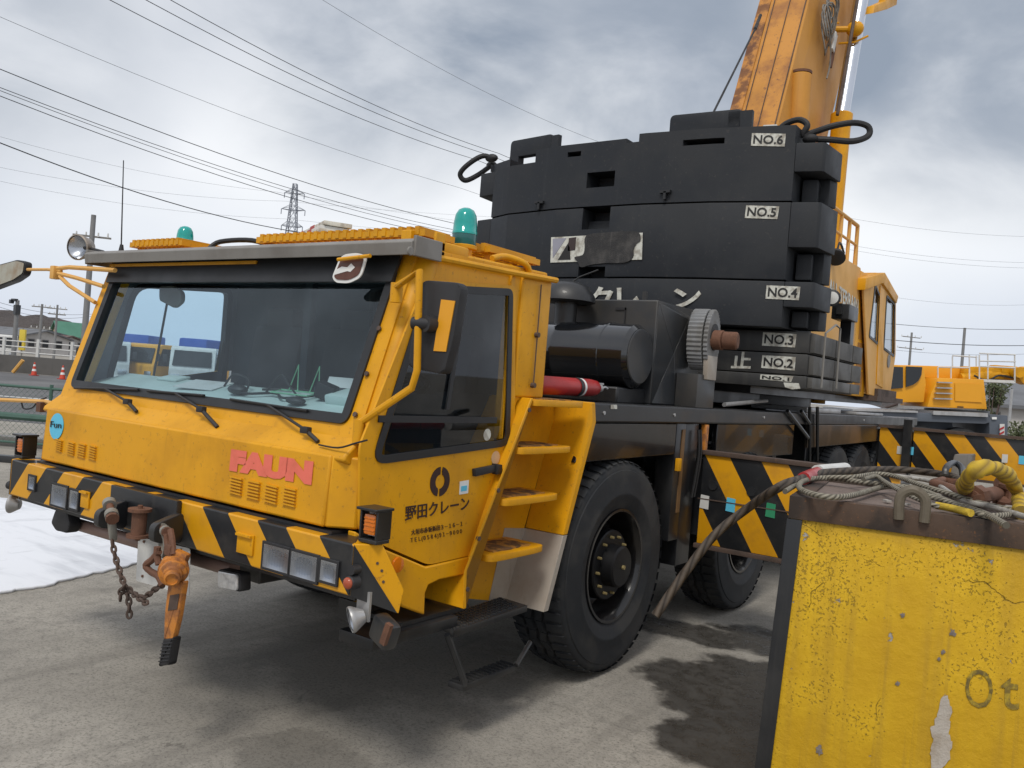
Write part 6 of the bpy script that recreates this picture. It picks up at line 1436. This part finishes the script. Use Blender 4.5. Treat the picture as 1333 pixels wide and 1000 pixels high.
truck(165, 45, -YAW+R(95), 'white', 'tarp', 'truck with a blue tarpaulin behind the first white truck')
truck(2, 56, -YAW+R(120), 'white', None, 'white truck at the far left edge beyond the road')
# pylon
M['lattice'] = plain('grey_lattice_steel', (.26, .28, .32), .6, spec=.2)
py = empty('power_pylon', HP(368, 260), 'tall lattice power pylon far behind the cab roof', 'pylon')
pb0 = HP(368, 260); ht = D(374, 239, 260).z; b = MB()
def corner(z): k = 3.2*(1-z/ht)**1.0+.55; return [pb0+RT*(sx*k)+FW*(sy*k)+V((0, 0, z)) for sx, sy in ((-1, -1), (1, -1), (1, 1), (-1, 1))]
lev = [ht*(1-(1-i/13)**1.15) for i in range(14)]
for z0, z1 in zip(lev, lev[1:]):
    a, c_ = corner(z0), corner(z1)
    for k in range(4):
        b.tube([a[k], c_[k]], .13, 4); b.tube([a[k], c_[(k+1) % 4]], .08, 4); b.tube([a[(k+1) % 4], c_[k]], .08, 4); b.tube([c_[k], c_[(k+1) % 4]], .07, 4)
b.build('tower', 'lattice', py)
for zf, wd3 in ((.95, 3.0), (.86, 3.6), (.77, 3.2), (.68, 3.6)):
    b = MB(); z = ht*zf
    for s in (-1, 1):
        tip = pb0+RT*(s*wd3)+V((0, 0, z))
        for q_ in corner(z-.2)[0:4]: b.tube([q_, tip], .09, 4)
        for q_ in corner(z+1.2)[0:2]: b.tube([q_, tip], .08, 4)
    ca = b.build('crossarm', 'lattice', py)
    b = MB()
    for s in (-1, 1): tip = pb0+RT*(s*wd3)+V((0, 0, z)); b.cyl(tip, tip-V((0, 0, 1.6)), .14, n=6)
    b.build('insulator', 'lattice', ca)

# power lines (each a sagging cable between far points)
def wire(a, c_, da, dc, sag, r, label, ext=.35):
    p, q_ = D(*a, da), D(*c_, dc); d_ = q_-p; e2 = 1.2 if c_[0] >= 360 else ext; pts = []
    for i in range(37):
        t = -ext+(1+ext+e2)*i/36
        pts.append(p+d_*t+V((0, 0, sag*4*t*(t-1) if t < 1 else sag*.8*(t-1)*t)))
    b = MB(); b.tube(pts, r*.72, 5); tag(b.build('power_line', 'line', None), label, 'power line', 'power lines overhead')
for a, c_, da, dc, sg_, r_, lb in (((143, 0), (620, 208), 24, 40, .35, .016, 'lowest of the three parallel lines dropping toward the counterweight'), ((190, 0), (640, 203), 24, 40, .35, .016, 'middle of the three parallel lines dropping toward the counterweight'), ((222, 0), (650, 200), 24, 40, .35, .016, 'uppermost of the three parallel lines dropping toward the counterweight'),
    ((0, 22), (600, 245), 40, 60, .5, .014, 'thin faint line crossing alone below the three parallel ones'),
    ((0, 90), (592, 291), 26, 44, .4, .020, 'upper beaded line of the group above the pylon'), ((0, 114), (590, 299), 26, 44, .4, .016, 'second line of the group above the pylon'), ((0, 118), (590, 303), 26, 44, .42, .014, 'third line of the group above the pylon'), ((0, 125), (590, 309), 26, 44, .45, .018, 'lowest line of the group above the pylon'),
    ((0, 186), (400, 304), 22, 34, .3, .022, 'heavy black line passing below the pylon head'),
    ((420, 0), (780, 185), 45, 60, .5, .013, 'thin high line through the dark clouds'),
    ((0, 178), (360, 250), 120, 150, 1., .022, 'upper faint far line at the left'), ((0, 218), (372, 262), 120, 150, 1., .022, 'middle faint far line at the left'), ((0, 236), (372, 285), 120, 150, 1., .022, 'lower faint far line at the left'),
    ((0, 394), (118, 409), 70, 90, .4, .022, 'low line between the background poles'), ((0, 400), (118, 412), 70, 90, .5, .022, 'lowest line between the background poles'),
    ((1100, 415), (1333, 429), 40, 44, .15, .017, 'upper dark line above the second crane'), ((1100, 436), (1333, 450), 40, 44, .15, .024, 'lower dark line above the second crane'),
    ((1100, 283), (1333, 308), 120, 130, .5, .02, 'highest faint line over the second crane'), ((1100, 318), (1333, 342), 120, 130, .5, .02, 'middle faint line over the second crane'), ((1100, 324), (1333, 349), 120, 130, .5, .02, 'lower faint line over the second crane'), ((1100, 447), (1333, 461), 90, 95, .5, .02, 'faint line just above the second crane'), ((1150, 385), (1333, 397), 120, 130, .5, .018, 'pale line midway above the second crane')):
    wire(a, c_, da, dc, sg_, r_, lb)

# ------------------------------------------------------------------ second crane parked behind on the right
c2d = 26.0
K = lambda px, py, d=c2d: D(px, py, d)
c2 = empty('parked_crane', HP(1235, c2d), 'bright yellow telescopic crane parked behind the striped rear outrigger', 'mobile crane')
nrm = FW
def kpoly(pts, d0, th): return [K(x, y, d0) for x, y in pts], FW*th
b = MB(); b.prism(*kpoly([(1207, 530), (1285, 533), (1281, 494), (1222, 492), (1212, 512)], 25.4, 1.8), .03); hs2 = b.build('machine_house', 'yellow_new', c2)
b = MB(); 
for y in (497, 504, 511, 518): b.prism([K(1219-(y-497)*.22, y, 25.37), K(1237, y+.6, 25.37), K(1237, y+2.2, 25.37), K(1219-(y-497)*.22, y+1.6, 25.37)], -FW*.12)
loose(b, 'house_step', 'steel', hs2)
b = MB(); b.prism(*kpoly([(1150, 524), (1203, 524), (1206, 500), (1203, 478), (1150, 474)], 25.5, 1.5), .04); cb2 = b.build('operator_cab', 'yellow_new', c2)
b = MB(); b.prism([K(x, y, 25.46) for x, y in fillet([(1179, 503, 0), (1190, 500, 0), (1199, 490, 0), (1200, 478, 0), (1180, 477, 0)], 3)] if 0 else [K(x, y, 25.46) for x, y in ((1179, 504), (1188, 501), (1195, 496), (1199, 488), (1200, 478), (1179, 477))], -FW*.03); b.prism([K(x, y, 25.46) for x, y in ((1152, 507), (1175, 505), (1175, 478), (1152, 477))], -FW*.03); b.build('cab_window', 'glass_black', cb2)
b = MB(); b.prism(*kpoly([(1165, 490), (1270, 495), (1345, 499), (1345, 480), (1270, 478), (1165, 475)], 26.2, .75), .03); bm2 = b.build('boom', 'yellow_new', c2)
b = MB(); b.box(K(1310, 482, 26.1), (.5, .4, .25), Matrix.Rotation(-YAW, 3, 'Z'), .04); b.box(K(1285, 486, 26.1), (.9, .3, .35), Matrix.Rotation(-YAW, 3, 'Z'), .06); b.cyl(K(1330, 489, 26.1), K(1330, 489, 26.1)-FW*.35, .28, n=18); b.box(K(1270, 492, 26.1), (.7, .3, .18), Matrix.Rotation(-YAW, 3, 'Z')); b.build('boom_fitting', 'yellow', bm2)
b = MB(); b.prism(*kpoly([(1275, 493.5), (1322, 495.5), (1322, 499), (1275, 497)], 25.6, 1.0)); pf2 = b.build('platform', 'white', c2)
b = MB()
for x, y0, y1 in ((1221, 495, 478), (1238, 495, 477), (1262, 495, 462), (1240, 477, 464), (1286, 494, 460), (1321, 496, 462), (1275, 494, 462), (1271, 477, 463)): b.tube([K(x, y0, 25.6), K(x, y1, 25.6)], .022, 5)
for a, c_ in (((1275, 460), (1322, 462)), ((1275, 477), (1322, 479)), ((1240, 463), (1272, 465)), ((1221, 478), (1262, 479)), ((1275, 470), (1322, 471))): b.tube([K(*a, 25.6), K(*c_, 25.6)], .022, 5)
b.build('guard_rail', 'white', c2)
b = MB(); b.prism(*kpoly([(1100, 534), (1287, 540), (1289, 550), (1282, 552), (1100, 545)], 25.0, 2.4), .02); b.prism(*kpoly([(1288, 540), (1312, 541), (1312, 571), (1288, 570)], 25.0, 2.4), .02); b.prism(*kpoly([(1100, 545), (1240, 549), (1240, 575), (1100, 570)], 25.7, 1.2)); cr2 = b.build('carrier', paint('blue_grey_carrier', (.09, .105, .13), .5, amt=.4, scale=.8), c2)
b = MB(); b.prism(*kpoly([(1110, 532.5), (1195, 535), (1195, 537.5), (1110, 535)], 24.9, 2.4)); b.prism(*kpoly([(1215, 535), (1286, 538), (1286, 543), (1215, 540)], 24.9, 2.4)); b.build('deck_panel', 'steel', cr2)
b = MB(); b.prism([K(1301, 552, 24.97), K(1307, 552, 24.97), K(1307, 566, 24.97), K(1301, 566, 24.97)], -FW*.03); mk_ = b.build('marker_board', 'white', cr2)
b = MB()
for y in (555, 561): b.prism([K(1301, y+3, 24.93), K(1307, y, 24.93), K(1307, y+2.5, 24.93), K(1301, y+5.5, 24.93)], -FW*.01)
b.build('red_band', 'red', mk_)
b = MB(); b.prism([K(1291, 543, 24.97), K(1297, 543, 24.97), K(1297, 546, 24.97), K(1291, 546, 24.97)], -FW*.02); b.build('label_plate', 'white_clean', cr2)
for x in (1128, 1198, 1254):
    cw_ = K(x, 560, 25.1); cw_.z = .72
    b = MB(); b.lathe([(0, .05), (.35, .05), (.38, 0), (.62, 0), (.72, .06), (.72, .36), (0, .4)], cw_, FW, 32); b.build('wheel', 'rubber', c2)
b = MB(); fbox(b, 9.2, 25.6, .60, 15.6, 26.6, 1.1); b.build('chassis', 'black', c2)
b = MB(); b.cyl(K(1245, 533, 26.3), K(1245, 537, 26.3)-V((0, 0, .2)), .9, n=32); b.build('turntable', 'black', c2)
b = MB(); b.cyl(K(1250, 493, 26.0), K(1290, 489, 26.0), .16, n=14); b.cyl(K(1290, 489, 26.0), K(1312, 487, 26.0), .10, n=12); b.box(K(1262, 484, 26.1), (.5, .3, .3), Matrix.Rotation(-YAW, 3, 'Z'), .03); b.box(K(1298, 480, 26.1), (.35, .3, .2), Matrix.Rotation(-YAW, 3, 'Z'), .03); b.cyl(K(1320, 485, 25.9), K(1320, 485, 25.9)-FW*.3, .16, n=14); b.tube([K(1270, 486, 25.9), K(1290, 492, 25.9), K(1310, 488, 25.9), K(1326, 494, 25.9)], .03, 6, sub=5); b.build('boom_gear', 'yellow', bm2)
b = MB(); b.tube([K(1268, 489, 25.85), K(1285, 496, 25.85), K(1300, 489, 25.85), K(1318, 492, 25.85)], .03, 6, sub=5); b.build('hydraulic_hose', 'plastic', bm2)
b = MB(); b.prism([K(1243, 522, 25.38), K(1278, 524, 25.38), K(1276, 500, 25.38), K(1243, 498.5, 25.38)], -FW*.015); b.build('access_panel', 'yellow_new', hs2)
b = MB(); b.prism([K(1246, 529, 25.37), K(1254, 529.3, 25.37), K(1254, 531, 25.37), K(1246, 530.7, 25.37)], -FW*.015); b.build('nameplate', 'ink', hs2)
# shrubs and a small tree at the right edge
M['leaf'] = None
def leafmat():
    mt, t, b = newmat('winter_foliage'); co = t.add('ShaderNodeTexCoord').outputs['Object']; c = t.mix(t.noise(co, 1.6, 4.), C((.030, .045, .018)), C((.11, .12, .05))); setb(t, b, Base_Color=c, Roughness=.8); return mt
M['leaf'] = leafmat()
def shrub(c, w_, h, n, seed, name='shrub', label='', cat='shrub'):
    rnd = random.Random(seed); e = empty(name, c, label, cat); b = MB()
    for i in range(9): a = rnd.random()*6.28; b.tube([V(c), V(c)+V((math.cos(a)*w_*.2, math.sin(a)*w_*.2, h*.45)), V(c)+V((math.cos(a)*w_*.36, math.sin(a)*w_*.36, h*.85))], lambda t: .04*(1-.7*t), 5)
    b.build('stem', 'brown_roof', e); b = MB(); cl_ = [(V((rnd.gauss(0, w_*.22), rnd.gauss(0, w_*.22), h*rnd.uniform(.3, .9))), rnd.uniform(.18, .32)*w_) for _ in range(14)]
    for i in range(n):
        p, rr = rnd.choice(cl_); q_ = V(c)+p+V((rnd.gauss(0, 1), rnd.gauss(0, 1), rnd.gauss(0, 1))).normalized()*rr*rnd.random()**.4
        if q_.z < .05: continue
        u = V((rnd.gauss(0, 1), rnd.gauss(0, 1), rnd.gauss(0, 1))).normalized(); v = u.orthogonal().normalized(); s = rnd.uniform(.05, .10)
        vs = [b.b.verts.new(q_+u*s*a_+v*s*c_*.6) for a_, c_ in ((-1, 0), (0, -1), (1, 0), (0, 1))]; b.b.faces.new(vs)
    b.build('foliage', 'leaf', e, recalc=False)
shrub(HP(1332, 33), 2.0, 1.4, 2600, 3, label='scrubby green bush at the right edge below the grey roofed house'); shrub(HP(1296, 46), 1.6, 4.0, 1800, 5, name='conifer', label='small dark conifer between the second crane and the house', cat='tree')
shrub(HP(20, 140), 5, 3.0, 1500, 9, label='dark shrubbery at the foot of the hill by the lamp pole'); shrub(HP(52, 150), 5, 4.6, 1500, 10, name='bushy_tree', label='dark bushy tree behind the slim pale pole', cat='tree')
b = MB(); p = HP(1322, 40); b.cyl(p, V((p.x, p.y, 3.2)), .06, n=8); tag(b.build('steel_post', 'steel', None), 'thin pale steel post standing before the right hand house', 'post')
gfr = empty('low_guardrail', HP(1325, 30), 'pale green low guardrail beside the bush at the right edge', 'guardrail')
b = MB(); b.box(HP(1325, 30)+V((0, 0, .62)), (5, .06, .26), Matrix.Rotation(-YAW, 3, 'Z')); b.build('beam', 'steel', gfr)
b = MB()
for k in (-2, 0, 2): b.cyl(HP(1325, 30)+RT*k, HP(1325, 30)+RT*k+V((0, 0, .78)), .05, n=8)
loose(b, 'rail_post', 'steel', gfr)
